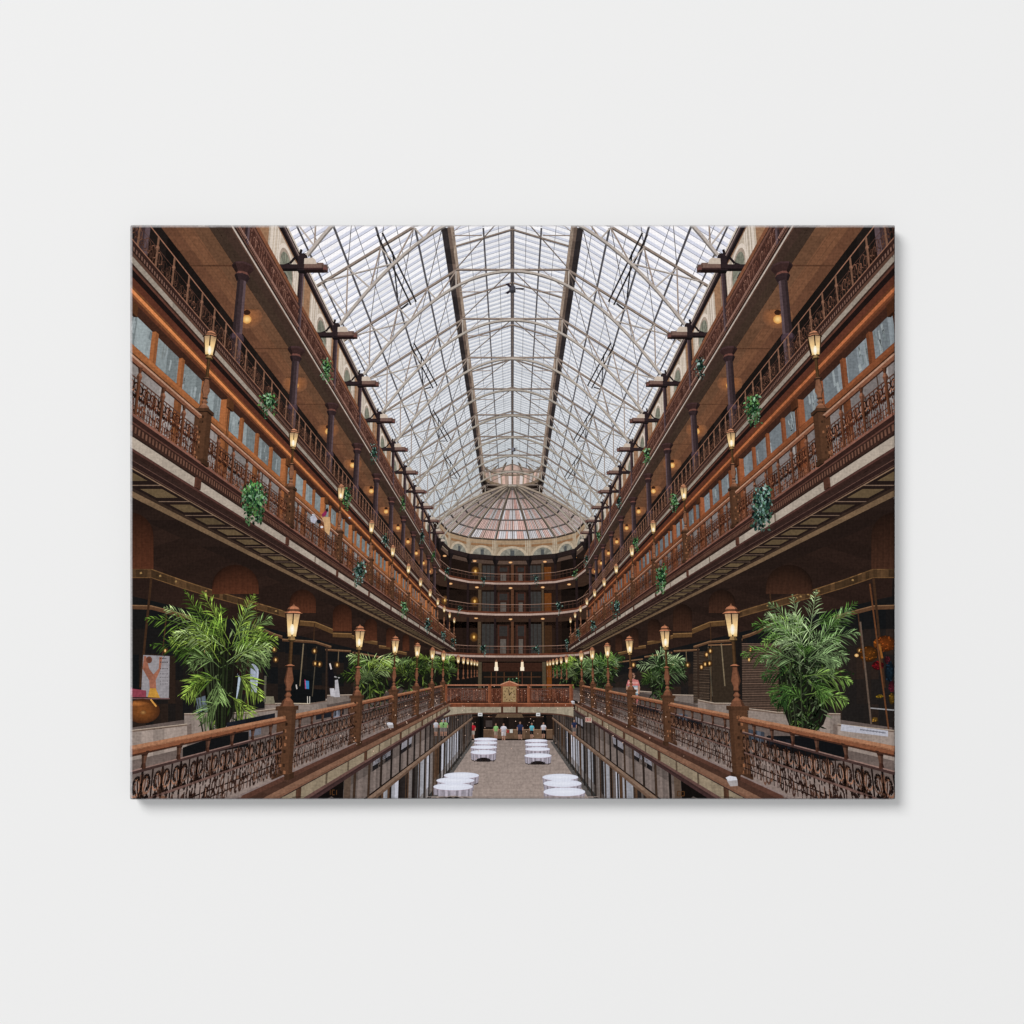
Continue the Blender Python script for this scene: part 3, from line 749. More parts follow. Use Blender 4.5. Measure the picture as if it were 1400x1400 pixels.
    while y < 80:
        so.add([[7.0, y + .32, 3.84], [7.44, y + .32, 3.84], [7.44, y + 1.05, 3.84], [7.0, y + 1.05, 3.84]], A(98, 80, 54) * (1 + R.uniform(-.1, .1)), .003)
        so.add([[6.9, y, 3.84], [7.55, y, 3.84], [7.55, y + .07, 3.84], [6.9, y + .07, 3.84]], (128, 104, 84), .004)
        y += 1.35
    ce = Part('gallery_ceiling', label='dark ceiling over the %s lower gallery' % nm)
    run(ce, [(7.85, 4.1), (9.4, 4.1), (11, 3.6), (13, 3.0)], 8, 92, [(44, 30, 24), (48, 32, 25), (50, 33, 26)], n=40, j=.1)
    h2 = Part('handrail', label='brown handrail of the %s second gallery' % nm)
    run(h2, [(6.46, 5.50), (6.46, 5.46), (6.50, 5.42), (6.54, 5.42)], 8, 88, [(186, 140, 112), (136, 84, 58), (70, 40, 28)], .002, n=44)
    run(h2, [(6.5, 5.20), (6.5, 5.17)], 8, 88, [(96, 62, 48)], .002, n=40)
    for k in range(-2, 12):
        for i in range(1, 7):
            y = B2(k) + i * .914
            if 8 < y < 84: lathe(h2, 6.5, y, [(.025, 4.5, (120, 70, 44)), (.028, 5.17, (150, 92, 64)), (.05, 5.25, (150, 96, 68)), (.022, 5.32, (110, 66, 44)), (.04, 5.42, (90, 50, 34))], 5, .003)
    for k in range(-2, 11):
        ya, yb = max(8, B2(k) + .14), B2(k + 1) - .14
        if yb <= ya: continue
        ip = Part('iron_panel', label='ornate iron railing panel of the %s second gallery' % nm)
        ironwork(ip, 6.5, ya, yb, 4.50, 5.17, R, k < 2, dark=(92, 48, 32), hi=(176, 112, 76), vert=(150, 110, 88), zsplit=.45, w=.03)
    for k in range(-1, 12):
        y = B2(k)
        if y < 9: continue
        post(6.5, y, 4.46, 5.66, .25, nm + ' second')
        lamp(6.5, y, 5.66, 1.85, R, s, nm, D=.004, cop=(140, 92, 64), label='lit lantern on the %s second gallery railing, %s in the row' % (nm, ['nearest', 'first', 'second', 'third', 'fourth', 'fifth', 'sixth', 'seventh', 'eighth', 'ninth', 'tenth', 'eleventh', 'last'][k + 1]))
    # shop front behind the second gallery
    w2 = Part('timber_shopfront', label='orange timber window wall behind the %s second gallery' % nm)
    Cp = A(208, 122, 64) if s < 0 else A(178, 98, 54)
    run(w2, [(9.2, 4.4), (9.2, 7.75)], 10, 92, [(160, 152, 146) if s < 0 else (140, 132, 128)], n=50, far=.45, j=.1)
    run(w2, [(9.2, 7.9), (9.2, 8.85)], 10, 92, [(140, 152, 152) if s < 0 else (128, 138, 142)], n=70, far=.6, j=.14)
    run(w2, [(9.02, 7.72), (9.0, 7.80), (9.05, 7.84), (9.0, 7.90), (9.2, 7.93)], 10, 92, [Cp * .78, Cp * .5, Cp * .85, Cp * .6], .004, n=44, far=.8)
    run(w2, [(9.0, 7.70), (9.2, 7.70)], 10, 92, [Cp * .42], .003, n=44)
    run(w2, [(9.2, 8.83), (8.95, 8.85), (8.93, 8.93), (8.90, 8.97), (8.87, 9.04), (8.86, 9.1), (8.84, 9.28)], 10, 92, [A(70, 40, 28), A(104, 56, 34), Cp * .7, Cp * 1.1, Cp * .6, A(104, 54, 36)], .004, n=44, far=.85)
    run(w2, [(8.84, 9.28), (8.86, 9.31), (8.74, 9.35), (8.72, 9.40), (8.76, 9.44)], 10, 92, [(40, 25, 22), (34, 22, 20), (100, 60, 46), (44, 30, 28)], .004, n=44)
    for k in range(420):        # pale folds and reflections in the panes
        y = 12 + 70 * R.random() ** 1.7; z = R.uniform(7.95, 8.6) if k % 2 else R.uniform(4.6, 7.4); hh = R.uniform(.15, .6) if k % 2 else R.uniform(.3, 1.6)
        cc = A(*R.choice([(152, 163, 163), (118, 130, 131), (146, 157, 158), (126, 134, 132)])) if k % 2 else A(*R.choice([(182, 176, 170), (112, 96, 86), (136, 124, 116), (90, 66, 52)])) * (.9 if y < 40 else .6)
        z2 = min(z + hh, 8.84 if k % 2 else 7.68); w_ = R.uniform(.03, .16)
        w2.add([[9.19, y, z], [9.19, y + w_, z], [9.19, y + w_ + .05, z2], [9.19, y + .06, z2]], cc, .0025)
    k = 0
    yy = 22.8 - 1.6 * 8
    while yy < 90:
        big = (k % 4 == 0)
        w = .32 if big else .16
        box(w2, 9.02 if big else 9.1, 9.2, yy - w / 2, yy + w / 2, 7.9, 8.85, Cp * (1.05 if big else .95) * R.uniform(.93, 1.05), .003)
        if big:
            box(w2, 8.98, 9.2, yy - .2, yy + .2, 4.4, 7.72, Cp * .9, .003)
            for q in (-.1, .02): box(w2, 8.97, 8.98, yy + q, yy + q + .05, 4.4, 8.8, Cp * .62, .005)
            box(w2, 8.92, 9.0, yy - .2, yy + .2, 8.55, 8.85, Cp * .6, .006)
        elif k % 4 == 2: box(w2, 9.08, 9.2, yy - .1, yy + .1, 4.4, 7.72, Cp * .8, .003)
        yy += 1.6; k += 1

    # ============ third gallery
    f3 = Part('third_fascia', label='thin pale fascia band, %s third gallery' % nm)
    run(f3, [(8.74, 9.44), (8.72, 9.46), (8.72, 9.62), (8.66, 9.65), (8.66, 9.68), (8.70, 9.82), (8.62, 9.86), (8.62, 9.90), (8.7, 9.92)], 10, 93,
        [(70, 44, 34), (158, 146, 130), (96, 66, 52), (54, 34, 28), (60, 38, 32), (60, 38, 32), (150, 102, 78), (78, 50, 38)], n=50, far=.9, bias=.002)
    dentils(f3, 8.655, 10, 93, 9.69, 9.79, .13, (128, 92, 76), .008)
    h3 = Part('handrail', label='thin handrail of the %s third gallery' % nm)
    run(h3, [(8.7, 10.80), (8.7, 10.76)], 10, 93, [(158, 108, 82)], .003, n=40)
    for k in range(80):
        y = 10.4 + k * .907
        if y < 84: beam(h3, (8.7, y, 9.9), (8.7, y, 10.76), .035, (160, 112, 84), .003); beam(h3, (8.7, y, 10.45), (8.7, y, 10.52), .06, (176, 122, 92), .004)
    for k in range(-2, 11):
        ya, yb = max(10, B3(k)), B3(k + 1)
        ip = Part('iron_panel', label='low curling iron railing panel of the %s third gallery' % nm)
        S = []
        n = int((yb - ya) / .15)
        for i in range(n):
            y = ya + (yb - ya) * (i + .5) / n; hh = R.uniform(.28, .55); S.append((scroll(y + .05, 10.0 + hh * .3, .1, R.uniform(0, 6), R.uniform(3, 9), n=5), .03, A(*lerp((56, 36, 30), (120, 80, 60), R.random()))))
            S.append((scroll(y, 10.0 + hh * .6, hh * .4, -1.6, 3.6, n=6, shrink=.5), .024, A(*lerp((64, 40, 32), (150, 100, 74), R.random()))))
            S.append((np.array([[y, 9.92], [y + R.uniform(-.05, .05), 9.92 + hh]]), .022, A(*lerp((60, 38, 30), (140, 96, 72), R.random()))))
        ribbons(ip, S, 8.7, 0.002)
        run(ip, [(8.7, 10.48), (8.7, 10.46)], ya, yb, [(92, 60, 48)], .003, n=4)
    w3 = Part('gallery_wall', label='dark back wall of the %s third gallery' % nm)
    run(w3, [(10.65, 9.9), (10.65, 13.6)], 10, 93, [(33, 26, 23)], n=60, j=.25)
    run(w3, [(9.0, 9.9), (10.65, 9.9)], 10, 93, [(50, 36, 30)], n=40)
    for k in range(-1, 11):
        y = B3(k) + 3.0; box(w3, 10.58, 10.65, y, y + 1.1, 9.9, 12.6, (58, 34, 24), .002)
    c3 = Part('gallery_ceiling', label='warm brown boarded ceiling of the %s third gallery' % nm)
    run(c3, [(9.16, 13.56), (9.7, 13.56), (10.2, 13.56), (10.65, 13.56)], 10, 93, [(118, 80, 54), (126, 82, 54), (116, 74, 50)], n=60, far=.8, j=.05)
    run(c3, [(8.8, 13.5), (9.16, 13.5), (9.16, 13.56)], 10, 93, [(72, 54, 42), (40, 30, 26)], n=50, far=.8)
    for x in (9.5, 9.75, 10.0, 10.25, 10.5): run(c3, [(x, 13.55), (x + .018, 13.55)], 12, 93, [(104, 70, 48)], .003, n=40)
    for k in range(-1, 11):
        y = B3(k); run(c3, [(9.2, 13.55), (10.65, 13.55)], y - .05, y + .05, [(92, 58, 38)], .003, n=1)
    for k in range(-1, 11):
        y = B3(k)
        C = Part('gallery_column', label='dark purple iron column, %s upper galleries' % nm)
        dk, md, hl = (42, 31, 32), (80, 62, 65), (134, 112, 116)
        for z0, z1, r_ in ((9.9, 13.5, .17), (14.3, 17.25, .125)):
            if z0 > 14 and k < 0: continue
            n = 8
            for i in range(n):
                a0, a1 = 2 * math.pi * i / n, 2 * math.pi * (i + 1) / n; am = (a0 + a1) / 2
                if math.cos(am) * 8.9 + math.sin(am) * y > 0: continue
                t = (math.cos(am) * -1 + 1) / 2
                c = lerp(dk, md, t) if t < .85 else lerp(md, hl, .35)
                C.add([[8.9 + r_ * math.cos(a0), y + r_ * math.sin(a0), z0], [8.9 + r_ * math.cos(a1), y + r_ * math.sin(a1), z0],
                       [8.9 + r_ * .85 * math.cos(a1), y + r_ * .85 * math.sin(a1), z1], [8.9 + r_ * .85 * math.cos(a0), y + r_ * .85 * math.sin(a0), z1]], c, .002)
        lathe(C, 8.9, y, [(.21, 10.85, (84, 64, 72)), (.22, 10.9, (84, 64, 72)), (.2, 11.05, (84, 64, 72))], 8, .004)
        cp = Part('capital', C)
        lathe(cp, 8.9, y, [(.16, 12.95, (70, 50, 52)), (.24, 13.15, (112, 70, 60)), (.2, 13.25, (90, 58, 54)), (.34, 13.45, (82, 56, 56)), (.34, 13.52, (60, 44, 44))], 8, .004)
    for k in range(-1, 11):
        y = B3(k) + 3.1; l = Part('ceiling_lamp', label='warm globe light under the ceiling of the %s third gallery' % nm)
        P = TF(A(9.8, y, 13.2)[None]); q = to_img(P)[0]; r_ = 1040 * .17 / q[2]
        MS = MIR[0]; MIR[0] = 1
        lathe_c = (60, 34, 22)
        iell(l, q[0], q[1] - r_ * .6, r_ * 3.4, r_ * 2.6, q[2] * 1.0, (176, 106, 54), 16, edge=(126, 82, 54), bias=0)
        iell(l, q[0], q[1] - r_ * 1.5, r_ * .8, r_ * .6, q[2] * .998, lathe_c, 8)
        iell(l, q[0], q[1], r_, r_ * .95, q[2] * .996, (255, 216, 130), 12, edge=(226, 150, 60))
        MIR[0] = MS

    # ============ top gallery
    f4 = Part('top_fascia', label='brown dentilled fascia and panelled railing, %s top gallery' % nm)
    run(f4, [(8.95, 13.5), (8.80, 13.95), (8.84, 14.10), (8.84, 14.19), (8.80, 14.24), (8.82, 14.34), (8.84, 14.42), (8.80, 14.50), (8.86, 14.56), (8.86, 15.25), (8.82, 15.3), (8.82, 15.36), (8.9, 15.42), (8.9, 15.72)], 16, 93,
        [(72, 52, 42), (96, 66, 52), (196, 182, 166), (60, 40, 34), (120, 82, 66), (58, 38, 32), (134, 94, 78), (50, 32, 28), (86, 52, 42), (120, 80, 66), (70, 44, 36), (150, 110, 90), (136, 84, 56)], n=50, far=.9)
    dentils(f4, 8.79, 16, 93, 14.26, 14.33, .12, (58, 38, 32), .006); dentils(f4, 8.80, 16, 93, 14.44, 14.50, .12, (176, 134, 116), .006)
    S = []
    y = 17.0
    while y < 80:
        S.append((scroll(y, 14.9, .22, R.uniform(-1, 1), R.uniform(3.5, 5), n=6, shrink=.3), .035, A(*R.choice([(160, 112, 92), (54, 32, 28), (130, 84, 66)]))))
        S.append((np.array([[y + .1, 14.6], [y + .17, 15.2]]), .03, A(*R.choice([(150, 106, 86), (48, 30, 26)]))))
        y += .22
    ribbons(f4, S, 8.855, .004)
    w4 = Part('arched_wall', label='cream plaster wall with arched windows, %s top gallery' % nm)
    run(w4, [(9.95, 14.2), (9.95, 19.72)], 16, 93, [(198, 182, 160)], n=60, far=.82, j=.05)
    run(w4, [(9.0, 15.7), (9.05, 15.72)], 16, 93, [(60, 40, 32)], n=20)
    run(w4, [(9.93, 18.95), (9.88, 19.1), (9.86, 19.68)], 16, 93, [(150, 110, 80), (214, 200, 180)], .003, n=44, far=.85)
    for k in range(-1, 11):
        yc = B3(k) + 1.15
        th = np.linspace(0, math.pi, 13)
        for i in range(12):
            f = lambda r_, t: [9.92, yc + 1.25 * r_ * math.cos(t), 17.75 + 1.1 * r_ * math.sin(t)]
            w4.add([f(0, 0), f(.72, th[i]), f(.72, th[i + 1])], A(128, 130, 112) * R.uniform(.85, 1.1), .006)
            w4.add([f(.72, th[i]), f(.86, th[i]), f(.86, th[i + 1]), f(.72, th[i + 1])], (168, 150, 132), .007)
            w4.add([f(.86, th[i]), f(1.02, th[i]), f(1.02, th[i + 1]), f(.86, th[i + 1])], (222, 208, 190), .008)
        w4.add([[9.92, yc - .9, 14.2], [9.92, yc + .9, 14.2], [9.92, yc + .9, 17.75], [9.92, yc - .9, 17.75]], (140, 140, 122), .006)
        w4.add([[9.92, yc - .25, 16.5], [9.92, yc + .25, 16.5], [9.92, yc + .25, 17.6], [9.92, yc - .25, 17.6]], (48, 50, 50), .008)
        for q in (-1.5, -1.25, 1.2, 1.45, -2.2, -1.9, 2.6, 4.0):
            w4.add([[9.90, yc + q, 14.2], [9.90, yc + q + .14, 14.2], [9.90, yc + q + .14, 18.9], [9.90, yc + q, 18.9]], (220, 206, 188) if q != 2.6 else (150, 130, 112), .009)
        w4.add([[9.91, yc + 2.0, 17.2], [9.91, yc + 3.8, 17.2], [9.91, yc + 3.8, 19.0], [9.91, yc + 2.0, 19.0]], (160, 118, 84), .007)
        for q in (-.7, .5): w4.add([[9.91, yc + q, 14.3], [9.91, yc + q + .06, 14.3], [9.91, yc + q + .06, 16.9], [9.91, yc + q, 16.9]], (90, 92, 84), .009)
    e4 = Part('eave_beam', label='long dark eave beam under the %s glass' % nm)
    run(e4, [(9.0, 17.52), (9.0, 17.66), (8.96, 17.68), (8.96, 17.76), (9.0, 17.79), (9.08, 17.82)], 16, 93, [(70, 56, 56), (140, 120, 112), (44, 34, 36), (56, 44, 46), (36, 28, 30)], n=50, bias=.006)
    run(e4, [(8.98, 17.52), (9.15, 17.55)], 16, 93, [(34, 26, 28)], n=40, bias=.005)
    for k in range(0, 11):
        y = B3(k) + .1
        b = Part('roof_bracket', label='dark cantilever bracket with a carved timber end, %s eave' % nm)
        box(b, 8.8, 9.9, y - .11, y + .11, 17.2, 17.4, (62, 46, 48), .014)
        box(b, 8.76, 9.08, y - .14, y + .14, 17.1, 17.9, (58, 44, 48), .012)
        path(b, [(9.1, y, 17.6), (9.05, y, 17.9), (9.0, y, 18.15)], .08, (48, 36, 40), .013)
        path(b, [(9.7, y, 17.4), (9.45, y, 17.5), (9.2, y, 17.85)], .07, (48, 36, 40), .013)
        e = Part('timber_end', b)
        box(e, 8.0, 8.8, y - .13, y + .13, 17.22, 17.46, (150, 116, 102), .016)
        box(e, 7.85, 8.05, y - .13, y + .13, 17.14, 17.38, (128, 94, 82), .016)
        box(e, 8.0, 8.8, y - .14, y + .14, 17.14, 17.22, (84, 54, 52), .018)
        e.add([[7.78, y - .13, 17.12], [8.0, y - .13, 17.14], [7.95, y - .13, 17.3]], (120, 74, 66), .018)
MIR[0] = 1


# ------------------------------------------------------------------ glass roofed shops behind the lower galleries
def shopfront(s, nm):
    MIR[0] = s; R = random.Random(31 + s)
    # everything below is laid out for the left half and mirrored for the right: pixel x is given as on the LEFT side
    MIR[0] = 1 if s < 0 else -1
    d = 24.0
    w = Part('shopfront_glass', label='dark reflecting glass of the shopfronts along the %s lower gallery' % nm)
    # dark bands of glass above and below the transom bar
    for i in range(46):
        x = 150 + i * 10
        yt = 790 + max(0, x - 205) * .33; yb = 1000 - max(0, x - 178) * .105
        for j in range(6):
            ya, yb2 = yt + (yb - yt) * j / 6, yt + (yb - yt) * (j + 1) / 6
            c = lerp((22, 24, 26), (52, 36, 27), R.random() ** 1.3 if j > 1 else R.random() * .25)
            if s > 0 and j > 1: c = lerp(c, (50, 40, 34), .5)
            ipoly(w, [(x, ya), (x + 10, ya), (x + 10, yb2), (x, yb2)], 34, c)
    fr = Part('shopfront_frame', label='gilded bronze frieze and bars of the %s shopfronts' % nm)
    G1, G2 = (104, 74, 40), (70, 46, 28)
    top = [(150, 776), (207, 777.5), (250, 793), (290, 806), (345, 822), (376, 831), (407, 841)]
    for a, b in zip(top[:-1], top[1:]):
        n = max(3, int((b[0] - a[0]) / 5))
        for i in range(n):
            xa, xb = a[0] + (b[0] - a[0]) * i / n, a[0] + (b[0] - a[0]) * (i + 1) / n; ya, yb = a[1] + (b[1] - a[1]) * i / n, a[1] + (b[1] - a[1]) * (i + 1) / n
            hh = 14 - (xa - 150) * .022
            ipoly(fr, [(xa, ya), (xb, yb), (xb, yb + hh), (xa, ya + hh)], d, A(82, 58, 34) * R.uniform(.8, 1.2))
            ipoly(fr, [(xa, ya), (xb, yb), (xb, yb + 1.4), (xa, ya + 1.4)], d - .1, A(128, 92, 52) * R.uniform(.8, 1.15))
            ipoly(fr, [(xa, ya + hh - 1.2), (xb, yb + hh - 1.2), (xb, yb + hh), (xa, ya + hh)], d - .1, A(116, 82, 46))
            if R.random() < .12: ipoly(fr, [(xa, ya + hh * .4), (xa + 2.5, ya + hh * .35), (xa + 3, ya + hh * .55), (xa, ya + hh * .6)], d - .2, (160, 124, 70))
    bays = [([(407, 848), (431, 850), (455, 860)], 7), ([(455, 865), (481, 866)], 6), ([(481, 868), (500, 874), (516, 877)], 5), ([(518, 882), (534, 884)], 4), ([(537, 888), (556, 892)], 4)]
    for pts, hh in bays:
        for a, b in zip(pts[:-1], pts[1:]):
            ipoly(fr, [a, b, (b[0], b[1] + hh), (a[0], a[1] + hh)], d + 2, (100, 70, 38))
            iline(fr, (a[0], a[1] + .5), (b[0], b[1] + .5), 1.1, d + 1.8, (146, 108, 62))
    bars = [([(150, 826), (207, 827.5), (236, 835), (262, 842)], 6), ([(345, 853), (376, 866), (386, 869)], 4.5), ([(386, 873), (431, 876), (453, 883)], 3.6), ([(445, 887), (480, 889)], 2.8), ([(482, 891), (520, 897)], 2.6), ([(522, 900), (560, 905)], 2)]
    for pts, hh in bars:
        for a, b in zip(pts[:-1], pts[1:]):
            ipoly(fr, [a, b, (b[0], b[1] + hh), (a[0], a[1] + hh)], d, (98, 66, 42)); iline(fr, (a[0], a[1] + .8), (b[0], b[1] + .8), 1.2, d - .1, (140, 104, 70))
    for (xa, ya, xb, yb, ww, c) in ((207, 790, 192, 940, 3.2, G2), (228, 838, 220, 915, 1.6, (78, 50, 32)), (349, 800, 345, 860, 2, G2), (351, 830, 351, 852, 1.5, G2), (415, 880, 410, 938, 1.6, (128, 112, 84)), (430, 852, 429, 876, 1.5, G2), (398, 880, 396, 962, 2, (84, 62, 44)), (433, 884, 427, 952, 1.3, (84, 76, 60)), (463, 890, 462, 912, 1.2, (110, 92, 66)), (447, 884, 446, 955, 2.4, (60, 44, 34)), (485, 890, 484, 950, 2.4, (58, 42, 34)), (339, 874, 338, 972, 2.4, (70, 46, 32))):
        iline(fr, (xa, ya), (xb, yb), ww, d - .3, c)
    # red plastered niches above
    for cx, top_, rx, bot in ((176, 700, 34, 778), (322, 772, 32, 812), (414, 806, 18, 838), (468, 826, 13, 863), (507, 846, 8.5, 876), (534, 858, 6, 885), (555, 867, 4.6, 890), (570, 874, 3.6, 895)):
        ar = Part('arched_niche', label='rust red arched panel high on the %s lower gallery wall' % nm)
        n = 12; an = np.linspace(math.pi, 2 * math.pi, n + 1)
        c = A(84, 45, 27) if s < 0 else A(66, 40, 27)
        ry = min(rx * .95, (bot - top_) * .75); cy = top_ + ry
        for i in range(n):
            x1, y1, x2, y2 = cx + rx * math.cos(an[i]), cy + ry * math.sin(an[i]), cx + rx * math.cos(an[i + 1]), cy + ry * math.sin(an[i + 1])
            t = i / n
            ipoly(ar, [(x1, y1), (x2, y2), (x2, bot), (x1, bot)], d - 3.5, [c * (.45 + .2 * t), c * (.5 + .2 * t), c * (1.15), c * (1.05)])
    # low marble walls under the glass
    bw = Part('shopfront_plinth', label='pale marble plinth under the %s shop windows' % nm)
    sill = [[(150, 1003), (178, 1000), (256, 991)], [(252, 977), (339, 975), (352, 973), (378, 970)], [(362, 963), (424, 962.5), (447, 958)], [(440, 952), (485, 951)], [(485, 949), (530, 946)]]
    for q, pts in enumerate(sill):
        dd = 21 + q * 2.2
        for a, b in zip(pts[:-1], pts[1:]):
            n = max(2, int((b[0] - a[0]) / 14))
            for i in range(n):
                pa, pb2 = lerp(a, b, i / n), lerp(a, b, (i + 1) / n)
                hh = 50 - q * 9
                ipoly(bw, [pa, pb2, (pb2[0], pb2[1] + hh), (pa[0], pa[1] + hh)], dd, [A(158, 142, 130) * R.uniform(.92, 1.05) * (1.0 - .07 * q)] * 4)
            iline(bw, (a[0], a[1]), (b[0], b[1]), 2.6 - .35 * q, dd - .1, (120, 100, 86)); iline(bw, (a[0], a[1] - 1.3), (b[0], b[1] - 1.3), .9, dd - .2, (190, 172, 150))
    ipoly(bw, [(256, 991), (262, 989), (262, 1030), (256, 1040)], 21.2, (120, 104, 94))
    # little warm lamps seen in and through the shops
    for i, (x, y) in enumerate(((226, 889.5), (280, 891), (290, 891), (375, 888), (377, 902), (431, 907), (437, 908), (461, 909), (430, 890), (558, 911))):
        l = Part('shop_light', label='small warm bulb shining behind the %s shop glass' % nm)
        iell(l, x, y, 4.5, 5, d - .4, (120, 78, 30), 10, edge=(44, 33, 26)); iell(l, x, y, 1.3, 2.2, d - .6, (255, 224, 150), 8, edge=(230, 160, 60))
    MIR[0] = 1
DMAP[0] = 'shop'
for s, nm in SIDES: shopfront(s, nm)

# left side goods
MIR[0] = 1
po = Part('window_poster', label='pale shop poster of raised arms and a bare back in a yellow skirt, left')
ipoly(po, [(196, 895.5), (232, 897), (231, 955), (193, 952)], 23.0, (148, 144, 146))
skin_c = (156, 96, 72)
for pts in ([(197, 897), (200, 897), (204, 914), (210, 922), (217, 914), (218, 898), (222, 898), (220, 914), (213, 930), (214, 944), (205, 944), (204, 930), (195, 914)],):
    for tri in ((0, 1, 2, 12), (2, 3, 11, 12), (3, 8, 10, 11), (3, 4, 7, 8), (4, 5, 6, 7), (8, 9, 10, 10)):
        ipoly(po, [pts[i] for i in tri], 22.9, A(*skin_c) * rnd.uniform(.9, 1.1))
iell(po, 204, 902, 4.2, 4.8, 22.85, (96, 52, 38), 12, edge=(120, 70, 50))
ipoly(po, [(205, 941), (213, 941), (219, 954), (202, 953)], 22.85, (200, 142, 44))
for i, (y, n, h) in enumerate(((900, 4, 3.2), (905, 5, 3.2), (914, 5, 2.4), (921, 5, 1.4), (926, 5, 1.2), (931, 5, 1.2), (935, 5, 1.2))):
    for q in range(n): iline(po, (219 + q * 2.3 + .4 * (q % 2), y), (220.4 + q * 2.3, y + h * .2), h * .5, 22.85, (66, 60, 66))
pot = Part('shop_vase', label='large orange copper urn in the left shop window')
iell(pot, 195, 972, 24, 17, 22.4, (150, 84, 30), 20, edge=(74, 40, 20)); iell(pot, 196, 974, 5, 3.5, 22.3, (170, 120, 60), 10, edge=(120, 66, 26)); iline(pot, (206, 956), (214, 966), 2.2, 22.3, (216, 150, 60))
iell(pot, 186, 962, 18, 4, 22.3, (186, 108, 44), 10, edge=(120, 66, 26))
gd = Part('shop_goods', label='pink and dark goods on a shelf in the left shop window')
ipoly(gd, [(178, 941), (200, 944), (200, 953), (178, 953)], 22.8, (150, 62, 78)); ipoly(gd, [(176, 940), (181, 940), (181, 950), (176, 950)], 22.7, (214, 120, 160)); iline(gd, (176, 955), (232, 955), 1.6, 22.7, (120, 86, 84))
dr = Part('hanging_garment', label='pale blue garment hanging in the left shop window')
ipoly(dr, [(343, 908), (348, 907), (353, 914), (354, 920), (351, 947), (344, 946), (342, 930)], 23.2, (158, 168, 186)); iline(dr, (353, 915), (350, 946), 1.2, 23.1, (190, 200, 214))
dr = Part('hanging_garment', label='pale patterned scarf hanging beside the dark garment')
ipoly(dr, [(325, 920), (329, 928), (327, 942), (324, 955), (320, 955), (322, 938)], 23.2, (172, 190, 204)); ipoly(dr, [(306, 910), (340, 908), (339, 948), (330, 950), (326, 925), (306, 945)], 23.4, (46, 26, 26)); ipoly(dr, [(268, 955), (284, 950), (286, 973), (269, 975)], 23.5, (100, 112, 124))
ct = Part('shop_counter', label='black counter with a blue box and bottles behind the left glass')
ipoly(ct, [(396, 925), (412, 921), (428, 926), (429, 942), (447, 943), (445, 958), (420, 962), (394, 962)], 24.5, (18, 20, 22)); ipoly(ct, [(417, 930.5), (422.5, 931), (422.5, 942), (417, 941.5)], 24, (52, 132, 190)); iline(ct, (417, 929), (418, 942), 1.2, 23.9, (190, 60, 110)); iline(ct, (395, 961.5), (423, 962), 1.2, 24, (196, 180, 150)); iline(ct, (420.5, 952), (420.5, 962), 1, 24, (206, 200, 184)); iline(ct, (423.5, 952), (423.5, 962), 1, 24, (206, 200, 184)); iline(ct, (405, 936), (406, 942), 1.6, 24, (200, 190, 180)); iline(ct, (363, 924), (362, 960), 3, 24.2, (96, 92, 78)); ipoly(ct, [(362, 952), (374, 952), (376, 962), (362, 962)], 24.4, (130, 124, 100))
mn = Part('dress_form', label='white and black dresses on forms in the left shop window')
ipoly(mn, [(458, 930), (462, 929), (464, 945), (465, 953), (456, 953), (458, 941)], 27, (176, 174, 178)); ipoly(mn, [(449, 912), (454, 908), (457, 925), (455, 940), (449, 939)], 27.2, (22, 20, 26)); iline(mn, (451, 907), (453, 915), 2, 27, (206, 196, 190)); ipoly(mn, [(451, 941), (457, 941), (458, 952), (452, 952)], 26.9, (190, 188, 192)); iline(mn, (457, 925), (465, 927), 1.6, 26.8, (170, 168, 166)); ipoly(mn, [(503, 932), (507, 930), (510, 945), (508, 950), (501, 950)], 27, (176, 180, 186))
# right side goods
sh = Part('window_blind', label='slatted brown blind in the right shop window')
for i in range(44):
    y = 880 + i * 2.35; xl = 1013 + (0 if y < 900 else 0); xr = 1085 + (y - 880) * .12
    iline(sh, (xl, y), (xr, y + 1.0), 1.15, 23.5, A(112, 88, 72) * rnd.uniform(.85, 1.12)); iline(sh, (xl, y + 1.2), (xr, y + 2.2), 1.2, 23.6, (44, 32, 27))
sh = Part('window_blind', label='second slatted blind further along the right shops')
for i in range(32):
    y = 888 + i * 2.2; iline(sh, (948, y + 4), (970, y + 3), 1.0, 26, A(92, 74, 58) * rnd.uniform(.8, 1.1)); iline(sh, (948, y + 5.1), (970, y + 4.1), 1.1, 26.1, (42, 32, 27))
ipoly(sh, [(973, 884), (1003, 883), (1004, 966), (974, 966)], 26, (58, 46, 34)); iline(sh, (972, 883), (972, 966), 1.4, 25.8, (100, 80, 56)); iline(sh, (972, 966), (1003, 967), 1.4, 25.8, (170, 150, 120)); iline(sh, (968, 882), (1004, 881), 1.6, 25.8, (140, 100, 66))
fx = Part('shop_flowers', label='orange and red paper lanterns hanging in the right shop window')
for cx, cy, rx, ry, c in ((1187, 894, 13, 11, (146, 78, 14)), (1210, 880, 14, 11, (170, 78, 16)), (1197, 880, 3, 6, (220, 110, 20)), (1200, 910, 8, 6, (140, 16, 26)), (1216, 918, 6, 14, (30, 56, 74)), (1219, 938, 4, 8, (110, 30, 46)), (1213, 902, 4, 5, (96, 30, 40)), (1219, 955, 4, 8, (140, 100, 20)), (1202, 952, 5, 2, (176, 136, 20)), (1196, 984, 4, 3, (180, 130, 40))):
    c = A(*c) * .72; iell(fx, cx, cy, rx, ry, 23, c, 16, edge=c * .5)
    for i in range(int(rx * 3)):
        a = rnd.uniform(0, 6.28); q = rnd.random() ** .5; iell(fx, cx + rx * q * math.cos(a), cy + ry * q * math.sin(a), 1.2, 1.0, 22.9, np.clip(A(*c) * rnd.uniform(.6, 1.5), 0, 255), 5)
